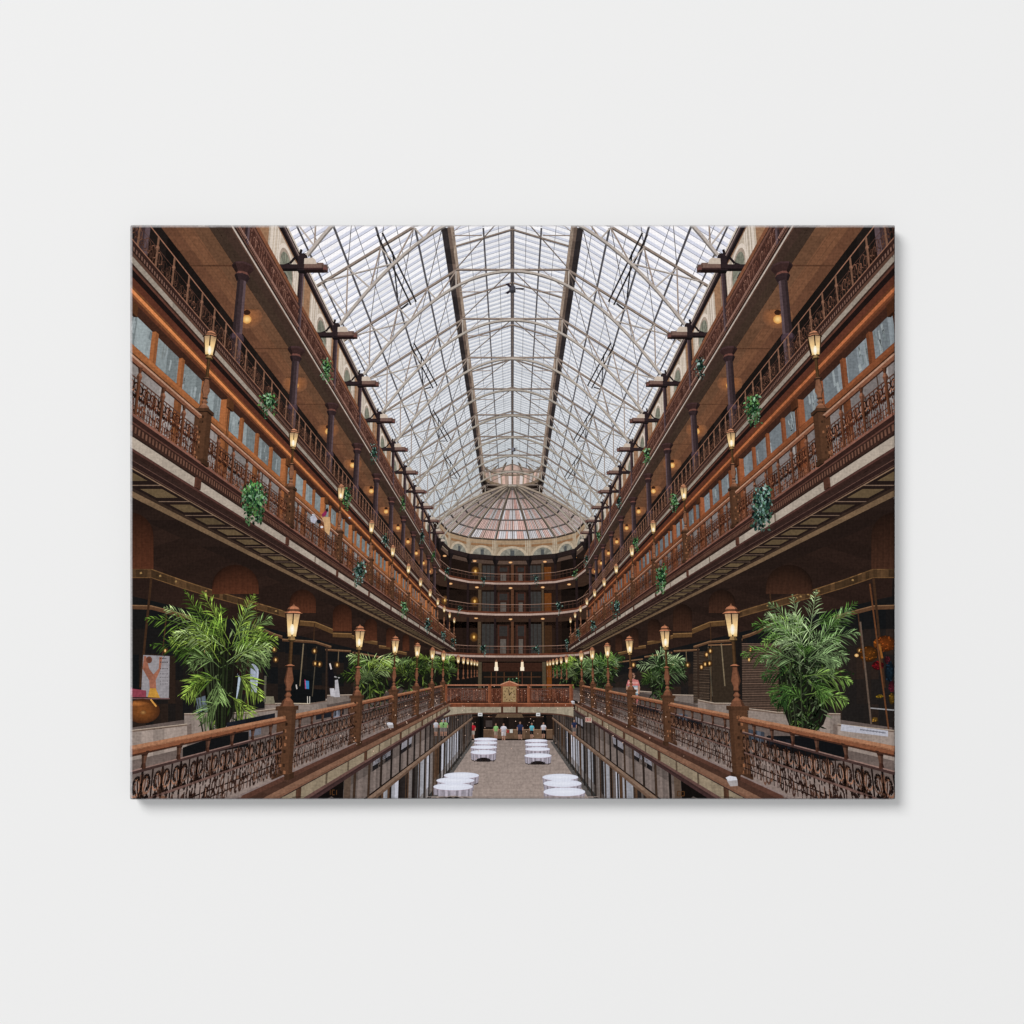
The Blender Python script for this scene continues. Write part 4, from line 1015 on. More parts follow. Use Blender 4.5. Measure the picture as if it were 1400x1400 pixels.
iell(fx, 1171, 896, 3, 2.4, 22.8, (255, 220, 150), 8, edge=(200, 140, 60)); iline(fx, (1190, 968), (1224, 971), 1.6, 22.9, (150, 150, 150))
for (xa, ya, xb, yb, w_, c) in ((1176, 850, 1191, 990, 2.4, (104, 86, 72)), (1189, 798, 1215, 1000, 2.2, (110, 66, 36)), (1202, 880, 1206, 900, 3, (150, 90, 30))): iline(fx, (xa, ya), (xb, yb), w_, 22.5, c)
sg = Part('paper_sign', label='white printed strip sign lying in the right shop window')
ipoly(sg, [(1150, 990), (1214, 999), (1214, 1007), (1149, 999)], 19.5, (178, 180, 190))
for i in range(24): iline(sg, (1176 + i * 1.45, 997.2 + i * .2), (1177 + i * 1.45, 997.4 + i * .2), 1.6 + .8 * (i % 3 == 0), 19.0, (80, 80, 92))
for i, (x, y) in enumerate(((959, 912), (1016, 886), (1018, 906), (1017, 918), (920, 909), (866, 909), (835, 912), (966, 895))):
    l = Part('shop_light', label='small warm lamp glowing behind the right shop glass'); iell(l, x, y, 4, 5, 24, (120, 80, 34), 10, edge=(50, 36, 28)); iell(l, x, y, 1.5, 2.4, 23.8, (255, 226, 150), 8, edge=(226, 150, 60))
pk = Part('dark_pillar', label='dark pillar behind the nearest right lamp')
ipoly(pk, [(1003, 870), (1014, 870), (1015, 975), (1003, 975)], 20, (32, 27, 25)); ipoly(pk, [(900, 880), (906, 880), (906, 960), (900, 960)], 24, (40, 30, 26))

DMAP[0] = None
# palms
fl_left = [(300, 880, 224, 830, 14), (318, 890, 372, 844, 14), (306, 884, 236, 866, 12), (322, 905, 380, 872, 16), (300, 960, 274, 985, 8), (312, 950, 344, 985, 10), (300, 890, 252, 806, 4), (312, 880, 258, 826, 10), (300, 880, 198, 846, 20), (296, 900, 205, 882, 14), (300, 905, 262, 846, 4), (315, 880, 276, 808, 2), (318, 880, 348, 812, 6),
           (320, 884, 345, 826, 2), (322, 890, 356, 862, 22), (325, 895, 366, 872, 16), (310, 905, 372, 886, 14), (318, 900, 345, 893, 20), (300, 912, 258, 908, 22), (290, 905, 240, 894, 14), (330, 905, 368, 902, 12), (306, 880, 290, 850, 2), (300, 930, 262, 938, 14), (290, 930, 250, 955, 16), (322, 925, 358, 958, 20), (296, 925, 300, 960, 4), (284, 885, 232, 872, 10)]
palm(302, 1002, 806, 88, 16.0, 7, 22, LEAF, 3, 'tall feathery palm in a black tub beside the left lower railing', 26, fl_left, 15, (.26, .36, .38, .2))
fl_right = [(1100, 900, 1083, 812, 2), (1095, 880, 1050, 824, 16), (1095, 885, 1028, 854, 20), (1105, 880, 1116, 806, 4), (1118, 885, 1172, 822, 10), (1112, 890, 1164, 832, 16), (1105, 900, 1176, 866, 22), (1090, 905, 1012, 895, 16),
            (1096, 910, 1040, 905, 22), (1105, 905, 1146, 912, 22), (1108, 900, 1160, 902, 18), (1095, 890, 1046, 840, 14), (1100, 925, 1166, 934, 14), (1088, 925, 1042, 928, 18), (1100, 950, 1160, 962, 14), (1085, 945, 1060, 965, 10), (1100, 905, 1100, 888, 10), (1105, 935, 1130, 955, 14), (1110, 860, 1146, 850, 16), (1098, 960, 1080, 952, 12), (1090, 940, 1052, 950, 6)]
palm(1102, 1004, 812, 76, 16.0, 22, 20, LEAFR, 8, 'bushy dark green palm in a black tub beside the right lower railing', 7, fl_right, 16, (.5, .42, .40, .5))
DMAP[0] = 'deck'
palm(508, 968, 884, 52, 22, 18, 18, LEAF, 4, 'pale green palm between the second and third left lamps', 4, None, 12)
palm(556, 950, 880, 36, 22, 14, 15, LEAF, 5, 'yellow green palm behind the third left lamp', 3, None, 11)
palm(586, 942, 886, 27, 22, 13, 12, LEAF, 6, 'leafy palm behind the fourth left lamp', 3, None, 10)
palm(612, 936, 894, 18, 22, 12, 10, LEAF, 7, 'small distant palm at the end of the left gallery', 2, None, 9)
palm(903, 962, 880, 40, 22, 19, 16, LEAFR, 14, 'palm with a yellow fan leaf behind the second right lamp', 4, None, 12)
palm(822, 944, 888, 43, 22, 22, 14, LEAFR, 15, 'wide green palm behind the third right lamp', 3, None, 11)
palm(790, 938, 894, 25, 22, 14, 11, LEAF, 16, 'lighter palm behind the fifth right lamp', 2, None, 10)
palm(770, 934, 904, 16, 22, 10, 9, LEAFR, 17, 'small distant palm at the end of the right gallery', 2, None, 9)
DMAP[0] = None
tb = Part('plant_tub', label='black tub of the tall left palm')
ipoly(tb, [(250, 1022), (306, 1003), (340, 1000), (340, 1020), (250, 1036)], 15.6, (22, 22, 24))
tb = Part('plant_tub', label='black tub of the bushy right palm')
ipoly(tb, [(1048, 1006), (1150, 1006), (1156, 1040), (1130, 1040), (1048, 1022)], 15.6, (20, 21, 24))
DMAP[0] = 'deck'
for (x0, y0, x1, y1, c, sd) in ((310, 988, 376, 1002, (30, 32, 40), 1), (341, 992, 357, 1007, (120, 124, 136), 1), (432, 972, 470, 984, (28, 30, 36), 1), (455, 968, 466, 982, (120, 124, 136), 1), (520, 954, 560, 960, (34, 34, 40), 1), (1020, 996, 1045, 1010, (72, 80, 92), 2), (1050, 1005, 1080, 1018, (26, 28, 34), 2), (920, 978, 960, 990, (30, 32, 38), 2), (860, 960, 900, 970, (34, 36, 42), 2), (928, 975, 940, 984, (84, 92, 104), 2)):
    t = Part('cafe_chair', label='dark cafe chair seat seen through the lower railing'); n = 5
    for i in range(n):
        xa, xb = x0 + (x1 - x0) * i / n, x0 + (x1 - x0) * (i + 1) / n; sl = (-.2 if sd == 1 else .2)
        ipoly(t, [(xa, y0 + (xa - x0) * sl), (xb, y0 + (xb - x0) * sl), (xb, y1 + (xb - x0) * sl), (xa, y1 + (xa - x0) * sl)], 21, A(*c) * rnd.uniform(.8, 1.2))

DMAP[0] = None
# hanging ivy on the balconies
for px, py, rx, ry, d, n, cols, hang, lf, lb in (
    (347, 680, 17, 22, 17.5, 330, GREEN, .55, 5.2, 'large bright green ivy spilling over the left second gallery'), (491, 780, 9, 13, 28, 110, TEAL, .5, 3.6, 'blue green ivy over the left second gallery fascia'), (552, 830, 6, 9, 44, 60, GREEN, .4, 2.6, 'small green ivy further down the left second gallery'),
    (585, 852, 5, 8, 52, 46, TEAL, .4, 2.4, 'small pale ivy near the end of the left second gallery'), (606, 867, 4.5, 4.5, 64, 30, TEAL, .2, 2, 'tiny ivy at the end of the left second gallery'), (619, 876, 4, 5, 72, 24, TEAL, .3, 2, 'last tiny ivy on the left second gallery'),
    (368, 549, 13, 12, 24, 120, GREEN, .3, 3.8, 'ivy on the left third gallery railing'), (474, 678, 6, 13, 33, 80, GREEN, .3, 3, 'ivy beside the third lantern on the left'), (527, 738, 5, 8, 44, 46, TEAL, .3, 2.4, 'ivy on the left third gallery beyond the fourth lantern'),
    (446, 503, 8, 13, 34, 90, GREEN, .3, 3.2, 'ivy on the nearest left top gallery'), (511, 618, 5, 12, 44, 60, TEAL, .3, 2.6, 'ivy on the left top gallery below the fourth bracket'), (551, 687, 4, 9, 58, 40, GREEN, .3, 2.2, 'ivy on the left top gallery below the sixth bracket'), (577, 732, 4, 8, 70, 30, TEAL, .3, 2, 'ivy high at the left end'),
    (593, 759, 3.6, 6, 80, 26, GREEN, .3, 2, 'tiny ivy high at the left end'), (611, 781, 4, 6, 92, 24, TEAL, .3, 2, 'ivy at the left corner of the far top balcony'), (661, 792, 5, 4.5, 97, 24, TEAL, .3, 2, 'ivy left of centre on the far top balcony'), (733, 791, 4.5, 6, 97, 24, TEAL, .3, 2, 'ivy right of centre on the far top balcony'), (786, 783, 4, 5, 92, 22, GREEN, .3, 2, 'ivy at the right corner of the far top balcony'),
    (629, 831, 4, 4, 92, 20, TEAL, .2, 2, 'ivy on the far third floor balcony, left'), (764, 828, 4.6, 8, 92, 26, TEAL, .2, 2, 'ivy on the far third floor balcony, right'), (660, 886, 5, 6, 90, 26, TEAL, .3, 2, 'ivy on the far second floor balcony, left'), (733, 887, 5, 4.5, 90, 24, TEAL, .3, 2, 'ivy on the far second floor balcony, right'),
    (1042, 688, 14, 23, 18.5, 300, TEAL, .55, 5.4, 'large blue green ivy hanging over the right second gallery'), (904, 788, 8, 15, 30, 110, GREEN, .4, 3.6, 'bright ivy over the right second gallery fascia'), (843, 830, 6, 10, 42, 60, TEAL, .4, 2.8, 'blue green ivy further down the right second gallery'), (811, 853, 5, 6, 52, 36, TEAL, .3, 2.3, 'small ivy near the end of the right second gallery'),
    (790, 865, 4, 7, 62, 30, TEAL, .4, 2, 'tiny ivy at the end of the right second gallery'), (775, 878, 3.6, 6, 72, 22, TEAL, .4, 2, 'last tiny ivy on the right second gallery'), (1030, 557, 12, 17, 25, 150, GREEN, .3, 4, 'green ivy on the right third gallery railing'), (922, 684, 6, 11, 36, 70, GREEN, .3, 3, 'ivy behind the third lantern on the right'),
    (868, 741, 5, 9, 46, 50, GREEN, .3, 2.6, 'ivy on the right third gallery beyond the fourth lantern'), (957, 500, 7, 13, 34, 80, TEAL, .3, 3.2, 'dark ivy on the nearest right top gallery'), (885, 621, 5, 9, 44, 56, GREEN, .3, 2.8, 'ivy on the right top gallery below the fourth bracket'), (846, 686, 4, 9, 58, 36, TEAL, .3, 2.2, 'ivy on the right top gallery below the sixth bracket'), (818, 732, 4, 7, 70, 28, GREEN, .3, 2, 'ivy high at the right end'), (802, 764, 3.4, 6, 80, 22, TEAL, .3, 2, 'tiny ivy high at the right end')):
    bush('hanging_plant', px, py, rx, ry, d, n, cols, lb, hang, lf)
bush('hanging_plant', 700, 930, 12, 3.5, 50, 40, GREEN, 'low greenery behind the clock on the bridge', 0, 2)

# ------------------------------------------------------------------ the bridge with the clock
br = Part('bridge', label='brown iron footbridge with a pale curved beam across the arcade'); bd = 46.5
n = 28
for i in range(n):
    xa, xb = 606 + 178 * i / n, 606 + 178 * (i + 1) / n
    hh = lambda x: 974.5 + 5.5 * (abs(x - 695) / 89) ** 5
    ipoly(br, [(xa, 966.5), (xb, 966.5), (xb, hh(xb)), (xa, hh(xa))], bd, A(158, 146, 122) * rnd.uniform(.93, 1.05))
    iline(br, (xa, hh(xa) + .7), (xb, hh(xb) + .7), 1.8, bd - .05, (96, 64, 50))
    ipoly(br, [(xa, 961.5), (xb, 961.5), (xb, 966.5), (xa, 966.5)], bd - .1, A(118, 62, 38) * rnd.uniform(.9, 1.1)); iline(br, (xa, 961.8), (xb, 961.8), 1, bd - .2, (176, 106, 70))
    ipoly(br, [(xa, 959), (xb, 959), (xb, 961.5), (xa, 961.5)], bd - .1, (74, 42, 30))
ipoly(br, [(681, 974), (712, 974), (716, 981), (677, 981)], bd, (104, 82, 60)); ipoly(br, [(685, 966), (688, 966), (688, 974), (685, 974)], bd - .2, (84, 50, 34)); ipoly(br, [(705, 966), (708, 966), (708, 974), (705, 974)], bd - .2, (84, 50, 34))
rl = Part('bridge_railing', label='fine brown iron railing on the footbridge')
iline(rl, (607, 936.6), (784, 936.6), 1.8, bd - .2, (176, 112, 80)); iline(rl, (607, 941.5), (784, 941.5), .8, bd - .2, (112, 68, 48))
R = random.Random(77)
for i in range(230):
    x = 609 + i * .762
    iline(rl, (x, 942), (x + R.uniform(-.4, .4), 959), .5, bd - .15, A(*R.choice([(116, 60, 38), (88, 46, 32), (144, 84, 58), (104, 60, 44)])))
for i in range(420): 
    x, y = R.uniform(609, 784), R.uniform(942, 959); iline(rl, (x, y), (x + R.uniform(-1.6, 1.6), y + R.uniform(-1.4, 1.4)), .6, bd - .18, A(*R.choice([(140, 82, 56), (70, 36, 26), (170, 116, 90), (96, 50, 34)])))
for i in range(9): iline(rl, (630 + R.uniform(-3, 3), 944 + i * 1.6), (664, 944 + i * 1.6), .5, bd + .6, (150, 138, 128)); iline(rl, (726, 944 + i * 1.6), (745 + R.uniform(-6, 6), 944 + i * 1.6), .5, bd + .6, (150, 138, 128))
for x in (609.5, 669.5, 723, 780.5):
    ipoly(rl, [(x - 2, 935.5), (x + 2, 935.5), (x + 2, 961), (x - 2, 961)], bd - .3, (132, 72, 44)); iline(rl, (x - 1.2, 936), (x - 1.2, 960), .7, bd - .35, (170, 104, 68))
ck = Part('clock', label='square tan clock under a small pediment in the middle of the footbridge')
ipoly(ck, [(685, 935), (707.5, 935), (707.5, 962), (685, 962)], bd - .4, (124, 76, 48)); ipoly(ck, [(687.5, 938.5), (705.5, 938.5), (705.5, 959.5), (687.5, 959.5)], bd - .5, (160, 132, 88))
ipoly(ck, [(683.5, 936), (690, 932.6), (696.5, 931), (703, 932.6), (709.5, 936), (709.5, 938), (683.5, 938)], bd - .5, (164, 96, 64)); iline(ck, (684, 936), (696, 931.4), 1.1, bd - .55, (206, 150, 114)); iline(ck, (697, 931.4), (709, 936), 1.1, bd - .55, (206, 150, 114)); ipoly(ck, [(695, 931), (696.5, 926.5), (698, 931)], bd - .5, (84, 46, 34))
for i in range(12):
    a = i * math.pi / 6; iline(ck, (696.5 + 6 * math.sin(a), 949 - 7.6 * math.cos(a)), (696.5 + 8 * math.sin(a), 949 - 9.4 * math.cos(a)), 1.1, bd - .6, (84, 60, 40))
hd = Part('clock_hand', ck); iline(hd, (696.5, 951), (695.5, 942.5), 1.0, bd - .6, (60, 40, 30)); iline(hd, (696.5, 950), (699.5, 946), 1.1, bd - .6, (60, 40, 30))
for x in (678.5, 714):
    l = Part('lamp_post', label='paired tall lantern beyond the bridge, %s of the clock' % ('left' if x < 690 else 'right'))
    iline(l, (x, 918), (x, 936), 1.4, 60, (86, 52, 36)); ipoly(l, [(x - 1.6, 905), (x + 1.6, 905), (x + 2.2, 916), (x - 2.2, 916)], 60, (255, 232, 190)); ipoly(l, [(x - 2.6, 912), (x + 2.6, 912), (x + 2.6, 917), (x - 2.6, 917)], 59.9, (255, 240, 206)); ipoly(l, [(x - 1.8, 905), (x, 901.5), (x + 1.8, 905)], 59.9, (150, 96, 66))

# ------------------------------------------------------------------ ground floor below
gf = Part('ground_floor', label='brownish grey tiled floor of the ground level hall')
W = lambda x, y, z=-5.6: (x, y, z)
ys = list(np.geomspace(34, 84, 40)); R = random.Random(5)
for a, b in zip(ys[:-1], ys[1:]):
    for i in range(16):
        xa, xb = -4.6 + 9.2 * i / 16, -4.6 + 9.2 * (i + 1) / 16
        c = A(164, 147, 136) * R.uniform(.97, 1.03) * (1 - .12 * (b - 34) / 50)
        gf.add([[xa, a, -5.6], [xb, a, -5.6], [xb, b, -5.6], [xa, b, -5.6]], c, -0.01)
    gf.add([[-4.6, a, -5.6], [4.6, a, -5.6], [4.6, a + .1, -5.6], [-4.6, a + .1, -5.6]], (152, 136, 126), 0.0)
gw = Part('ground_far_wall', label='dark far end of the ground level with a low brown counter')
for i in range(20):
    xa = 628 + i * 7.5; ipoly(gw, [(xa, 972), (xa + 7.5, 972), (xa + 7.5, 1012), (xa, 1012)], 92, A(34, 25, 21) * R.uniform(.7, 1.3))
    if 8 <= xa - 650 <= 102: ipoly(gw, [(xa, 997), (xa + 7.5, 997), (xa + 7.5, 1010), (xa, 1010)], 91, A(110, 84, 62) * R.uniform(.85, 1.1)); iline(gw, (xa, 997.5), (xa + 7.5, 997.5), 1, 90.9, (150, 120, 90)); iline(gw, (xa, 1010.5), (xa + 7.5, 1010.5), 1.3, 90.8, (40, 30, 26))
    iline(gw, (xa, 975 + (i % 2)), (xa + 7.5, 975 + (i % 2)), 1, 91.5, A(96, 66, 44) * R.uniform(.6, 1.3)); iline(gw, (xa, 980), (xa + 7.5, 980), .9, 91.5, A(86, 58, 40) * R.uniform(.6, 1.3))
for x in (654, 743, 657): ipoly(gw, [(x, 975), (x + 4, 975), (x + 4, 1010), (x, 1010)], 90.5, (16, 15, 15))
ipoly(gw, [(664, 985), (673, 985), (673, 994), (664, 994)], 91, (72, 62, 58)); ipoly(gw, [(693, 998), (696, 998), (696, 1002), (693, 1002)], 90.6, (160, 50, 44)); ipoly(gw, [(697, 997), (701, 997), (701, 1002), (697, 1002)], 90.6, (190, 190, 180))
sn = Part('ceiling_sign', label='small white hanging sign under the bridge, left'); ipoly(sn, [(653.5, 974.5), (659.5, 974.5), (659.5, 979), (653.5, 979)], 46, (206, 208, 206)); iline(sn, (654.5, 976.8), (658.5, 976.8), 1.2, 45.9, (120, 120, 120))
sn = Part('ceiling_sign', label='small white hanging sign under the bridge, right'); ipoly(sn, [(733, 974.5), (738.5, 974.5), (738.5, 979), (733, 979)], 46, (206, 208, 206)); iline(sn, (734, 976.8), (737.5, 976.8), 1.2, 45.9, (120, 120, 120))
sn = Part('exit_sign', label='small red lettered exit sign under the right gallery edge'); ipoly(sn, [(800, 980.5), (809, 981), (809, 988), (800, 987)], 30, (190, 170, 150))
def letters(p, txt, x, y, w, h, d, col, t):
    G = {'E': [((0, 0), (0, 1)), ((0, 0), (1, 0)), ((0, .5), (.8, .5)), ((0, 1), (1, 1))], 'X': [((0, 0), (1, 1)), ((1, 0), (0, 1))], 'I': [((.5, 0), (.5, 1))], 'T': [((0, 0), (1, 0)), ((.5, 0), (.5, 1))],
         'C': [((0, 0), (1, 0)), ((0, 0), (0, 1)), ((0, 1), (1, 1))], 'O': [((0, 0), (1, 0)), ((0, 0), (0, 1)), ((0, 1), (1, 1)), ((1, 0), (1, 1))]}
    for i, ch in enumerate(txt):
        for a, b in G[ch]: iline(p, (x + i * w * 1.35 + a[0] * w, y + a[1] * h), (x + i * w * 1.35 + b[0] * w, y + b[1] * h), t, d, col)
letters(sn, 'EXIT', 801, 982, 1.35, 4, 29.9, (190, 40, 50), .75)
for s, nm in SIDES:
    MIR[0] = s; R = random.Random(50 + s)
    gp = Part('glass_storefront', label='tall reflecting glass shopfronts along the %s ground floor' % nm)
    ys = list(np.geomspace(16, 82, 54))
    for i, (a, b) in enumerate(zip(ys[:-1], ys[1:])):
        up = A(124, 110, 102) * R.uniform(.86, 1.04) * (1.0 if a < 40 else .72)
        c = A(*R.choice([(112, 102, 96), (128, 120, 116), (44, 38, 36), (90, 64, 44), (100, 90, 84), (60, 54, 50)])) * (1 if a < 45 else .85)
        if 26 < a < 62 and R.random() < .42: c = A(*R.choice([(186, 188, 198), (150, 152, 158)]))
        m = (a + b) / 2
        for ya, yb in ((a, m), (m, b)):
            k = R.uniform(.93, 1.07)
            gp.add([[4.2, ya, -3.1], [4.2, yb, -3.1], [4.2, yb, -2.5], [4.2, ya, -2.5]], up * k)
            gp.add([[4.2, ya, -2.5], [4.2, yb, -2.5], [4.2, yb, -1.6], [4.2, ya, -1.6]], up * k * .84)
            gp.add([[4.2, ya, -5.6], [4.2, yb, -5.6], [4.2, yb, -4.9], [4.2, ya, -4.9]], lerp(c, (112, 102, 94), .55) * k)
            gp.add([[4.2, ya, -4.9], [4.2, yb, -4.9], [4.2, yb, -3.3], [4.2, ya, -3.3]], c * k)
        if a > 24: gp.add([[4.2, a, -5.6], [4.2, b, -5.6], [4.2, b, -5.35], [4.2, a, -5.35]], (56, 56, 54), .002)
    for y in np.arange(17, 80, 2.1):
        m = A(*R.choice([(60, 46, 38), (44, 34, 30), (84, 62, 46)]))
        beam(gp, (4.17, y, -5.6), (4.17, y, -1.9), .06, m, .004)
    run(gp, [(4.1, -3.08), (4.02, -3.14), (4.02, -3.24), (4.15, -3.34)], 15, 80, [(134, 108, 88), (110, 84, 66), (60, 46, 38)], .006, n=40)
    run(gp, [(4.2, -5.6), (3.9, -5.59)], 30, 82, [(92, 88, 84)], .003, n=20)
    for q, (ya, yb) in enumerate(((24, 27.5), (30, 33), (47, 52))):
        gp.add([[4.2, ya, -2.5], [4.2, yb, -2.45], [4.2, yb, -2.05], [4.2, ya, -2.0]], (40, 36, 38), .002)
        gp.add([[4.2, ya, -2.35], [4.2, yb, -2.32], [4.2, yb + .3, -1.98], [4.2, ya + .3, -1.95]], (140, 138, 144), .003)
    dk = Part('dark_doorway', label='dark doorway under the %s gallery with faint gold letters' % nm)
    run(dk, [(4.12, -5.6), (4.12, -2.02)], 9, 19.6, [(20, 15, 13)], .004, n=14)
    run(dk, [(4.11, -5.6), (4.11, -2.02)], 19.6, 20.4, [(94, 76, 62)], .006, n=2)
MIR[0] = 1
dks = [q for q in ALL if q.name == 'dark_doorway']
letters(dks[0], 'ICI', 450, 1080, 3.2, 6.5, 15.5, (96, 60, 28), 1.0); letters(dks[1], 'CO', 926, 1082, 4, 6, 15.5, (96, 60, 28), 1.0)

def table(cx, cy, rx, ry, sk, d, lab, legs=True, arch=True):
    t = Part('banquet_table', label=lab)
    c = Part('tablecloth', t)
    n = 22
    for i in range(n):
        a0, a1 = math.pi * i / n, math.pi * (i + 1) / n
        x0, x1 = cx + rx * math.cos(a0), cx + rx * math.cos(a1); y0, y1 = cy + ry * math.sin(a0), cy + ry * math.sin(a1)
        u = ((x0 + x1) / 2 - cx) / rx
        h = sk
        if arch: h = sk * (1 - .55 * max(0, 1 - (u / .62) ** 2) ** .6)
        col = A(186, 178, 190) * (.9 + .14 * math.cos(i * 2.4)) * (1 - .1 * abs(u))
        ipoly(c, [(x0, y0), (x1, y1), (x1 + .04 * (cx - x1), y1 + h), (x0 + .04 * (cx - x0), y0 + h)], d, col)
    iell(c, cx, cy, rx, ry, d * .98, (226, 232, 242), 26, edge=(214, 220, 234))
    iell(c, cx, cy + .5, rx, ry, d * .99, (176, 150, 160), 26)
    if arch: iell(t, cx, cy + sk + ry * .9, rx * .55, ry * 1.5, d * (.97 if not legs else 1.004), (38, 30, 28), 16)
    iell(t, cx, cy + sk + ry * .35, rx * .97, ry * .95, d * 1.006, (66, 56, 52), 16)
    if legs:
        for u in (-.7, -.2, .35, .8): iline(t, (cx + u * rx, cy + ry + sk * .3), (cx + u * rx, cy + ry * 1.1 + sk * 1.35), 1.1, d * 1.002, (44, 40, 44))
for args in ((619.5, 1075.5, 27, 5, 16, 40, 'nearest white clothed round table on the left', False, True), (622.5, 1067, 25.8, 4.4, 12, 42, 'second white clothed round table on the left', False, False), (631, 1060, 24, 4.2, 9, 44, 'third white clothed round table on the left', False, False),
             (661, 1028.4, 17.6, 3.2, 9, 58, 'fourth left table, on thin dark legs', True, True), (661.5, 1021.5, 18, 2.6, 6, 62, 'fifth left table in the far row', False, False), (664, 1015.5, 16, 2.3, 4, 66, 'sixth left table in the far row', False, False), (664, 1010.6, 15.8, 2, 4, 70, 'farthest left table', False, False),
             (771.5, 1082.5, 28.5, 6, 13, 39, 'nearest white clothed round table on the right', False, True), (769, 1071, 26, 5, 11, 41.5, 'second white clothed round table on the right', False, False), (766, 1062.5, 24.5, 4.6, 9, 43.5, 'third white clothed round table on the right', False, False),
             (735.5, 1033, 18.5, 3.2, 9, 56, 'fourth right table, on thin dark legs', True, True), (735, 1024, 17, 2.6, 6, 61, 'fifth right table in the far row', False, False), (733.5, 1018, 15.5, 2.3, 5, 65, 'sixth right table in the far row', False, False), (733, 1012.5, 15.5, 2.1, 5, 69, 'farthest right table', False, False)):
    table(*args)

def person(x, y0, h, d, top, bot, skin_='#', label='', hair=(60, 46, 38), wide=1.0, arms=True):
    """a standing figure printed h px tall, feet at y0"""
    p = Part('person', label=label); sk = (176, 128, 104); w = h * .13 * wide
    yh = y0 - h; sh = yh + h * .17; hip = yh + h * .5
    iell(p, x, yh + h * .065, h * .052, h * .068, d, sk, 10); iell(p, x, yh + h * .045, h * .055, h * .05, d * 1.0005, hair, 10)
    ipoly(p, [(x - h * .025, yh + h * .11), (x + h * .025, yh + h * .11), (x + h * .03, sh), (x - h * .03, sh)], d, sk)
    for s_ in (-1, 1):
        ipoly(p, [(x + s_ * w * .9, sh + h * .02), (x + s_ * w * 1.3, sh + h * .18), (x + s_ * w * 1.15, sh + h * .34), (x + s_ * w * .85, sh + h * .34), (x + s_ * w * .8, sh + h * .15)], d * .9995, sk)
        ipoly(p, [(x + s_ * w * .05, hip + h * .2), (x + s_ * w * .75, hip + h * .2), (x + s_ * w * .55, y0 - h * .03), (x + s_ * w * .8, y0), (x + s_ * w * .15, y0)], d, A(*sk) * .9)
    T = Part('shirt', p)
    ipoly(T, [(x - w * .35, sh - h * .015), (x + w * .35, sh - h * .015), (x + w, sh + h * .03), (x + w * 1.25, sh + h * .14), (x + w * .9, sh + h * .15), (x + w * .8, hip), (x - w * .8, hip), (x - w * .9, sh + h * .15), (x - w * 1.25, sh + h * .14), (x - w, sh + h * .03)], d * .999, [A(*top) * 1.08] * 4 + [A(*top) * .85] * 3 + [A(*top)] * 3)
    Bm = Part('trousers', p)
    for s_ in (-1, 1): ipoly(Bm, [(x, hip - h * .01), (x + s_ * w * .85, hip - h * .01), (x + s_ * w * .85, hip + h * .24), (x + s_ * w * .1, hip + h * .24)], d * .9985, A(*bot) * (1 if s_ < 0 else .88))
    return p, T, (x, sh, hip, w, h, d)
person(646, 1010, 22, 80, (192, 28, 44), (176, 164, 150), label='person in a red shirt and pale trousers standing left of the tables', hair=(180, 170, 160), wide=1.25)
person(678, 1011, 22, 84, (132, 186, 104), (150, 130, 110), label='person in a light green shirt by the far counter')
person(688.5, 1012, 23, 84, (200, 198, 206), (196, 188, 188), label='person all in white by the far counter', wide=1.2)
person(711, 1010.5, 24, 84, (44, 56, 92), (30, 32, 44), label='person in a navy shirt and dark shorts by the far counter', wide=1.15)
person(727, 1009.5, 21, 84, (84, 176, 190), (30, 30, 36), label='person in a turquoise shirt and black shorts by the far counter', hair=(190, 180, 170))
person(743, 1009, 21.5, 84, (196, 194, 200), (22, 22, 26), label='person in a white shirt with a black waistcoat at the far right', wide=1.1)
for x, c in ((596, (190, 190, 196)), (604, (130, 176, 104)), (609, (130, 176, 104)), (785, (40, 50, 84))):
    person(x, 1006, 22, 30, c, (120, 110, 104), label='faint reflection of a standing figure in the shop glass')
pp, T, (x, sh, hip, w, h, d) = person(865.5, 976, 56, 27.5, (196, 104, 104), (190, 110, 104), label='person in a red, white and blue striped dress at the right railing', hair=(40, 28, 24), wide=1.02)
for i, c in enumerate(((206, 120, 112), (216, 150, 140), (206, 112, 104), (150, 170, 180), (214, 200, 196), (120, 150, 164), (200, 196, 190), (110, 146, 160), (200, 110, 104), (214, 180, 170), (196, 100, 96))):
    yy = sh + i * 2.6; ww = w * (.95 if i < 2 else .82 + .012 * i); ipoly(T, [(x - ww, yy), (x + ww, yy), (x + ww, yy + 2.6), (x - ww, yy + 2.6)], d * .9975, c)

# two diners and a menu board up on the left second gallery
dn = Part('person', label='person leaning at a table on the left second gallery, seen through the railing'); ipoly(dn, [(424, 707), (430, 703), (434, 710), (430, 716), (425, 713)], 23.6, (176, 178, 190)); iell(dn, 436, 713, 3, 3, 23.5, (34, 32, 36), 8); iell(dn, 440, 720.5, 2, 1.6, 23.4, (220, 220, 224), 8)
hat = Part('person', label='person in a magenta top beside a tan screen on the left second gallery'); ipoly(hat, [(440, 703), (445, 698), (448, 697), (446, 704), (441, 708)], 23.6, (150, 40, 84)); ipoly(hat, [(445, 697), (448, 694), (449, 699), (447, 700)], 23.5, (26, 24, 30)); ipoly(hat, [(439, 706), (451, 707), (452, 720), (450, 732), (444, 726), (443, 715)], 23.7, (206, 160, 108))
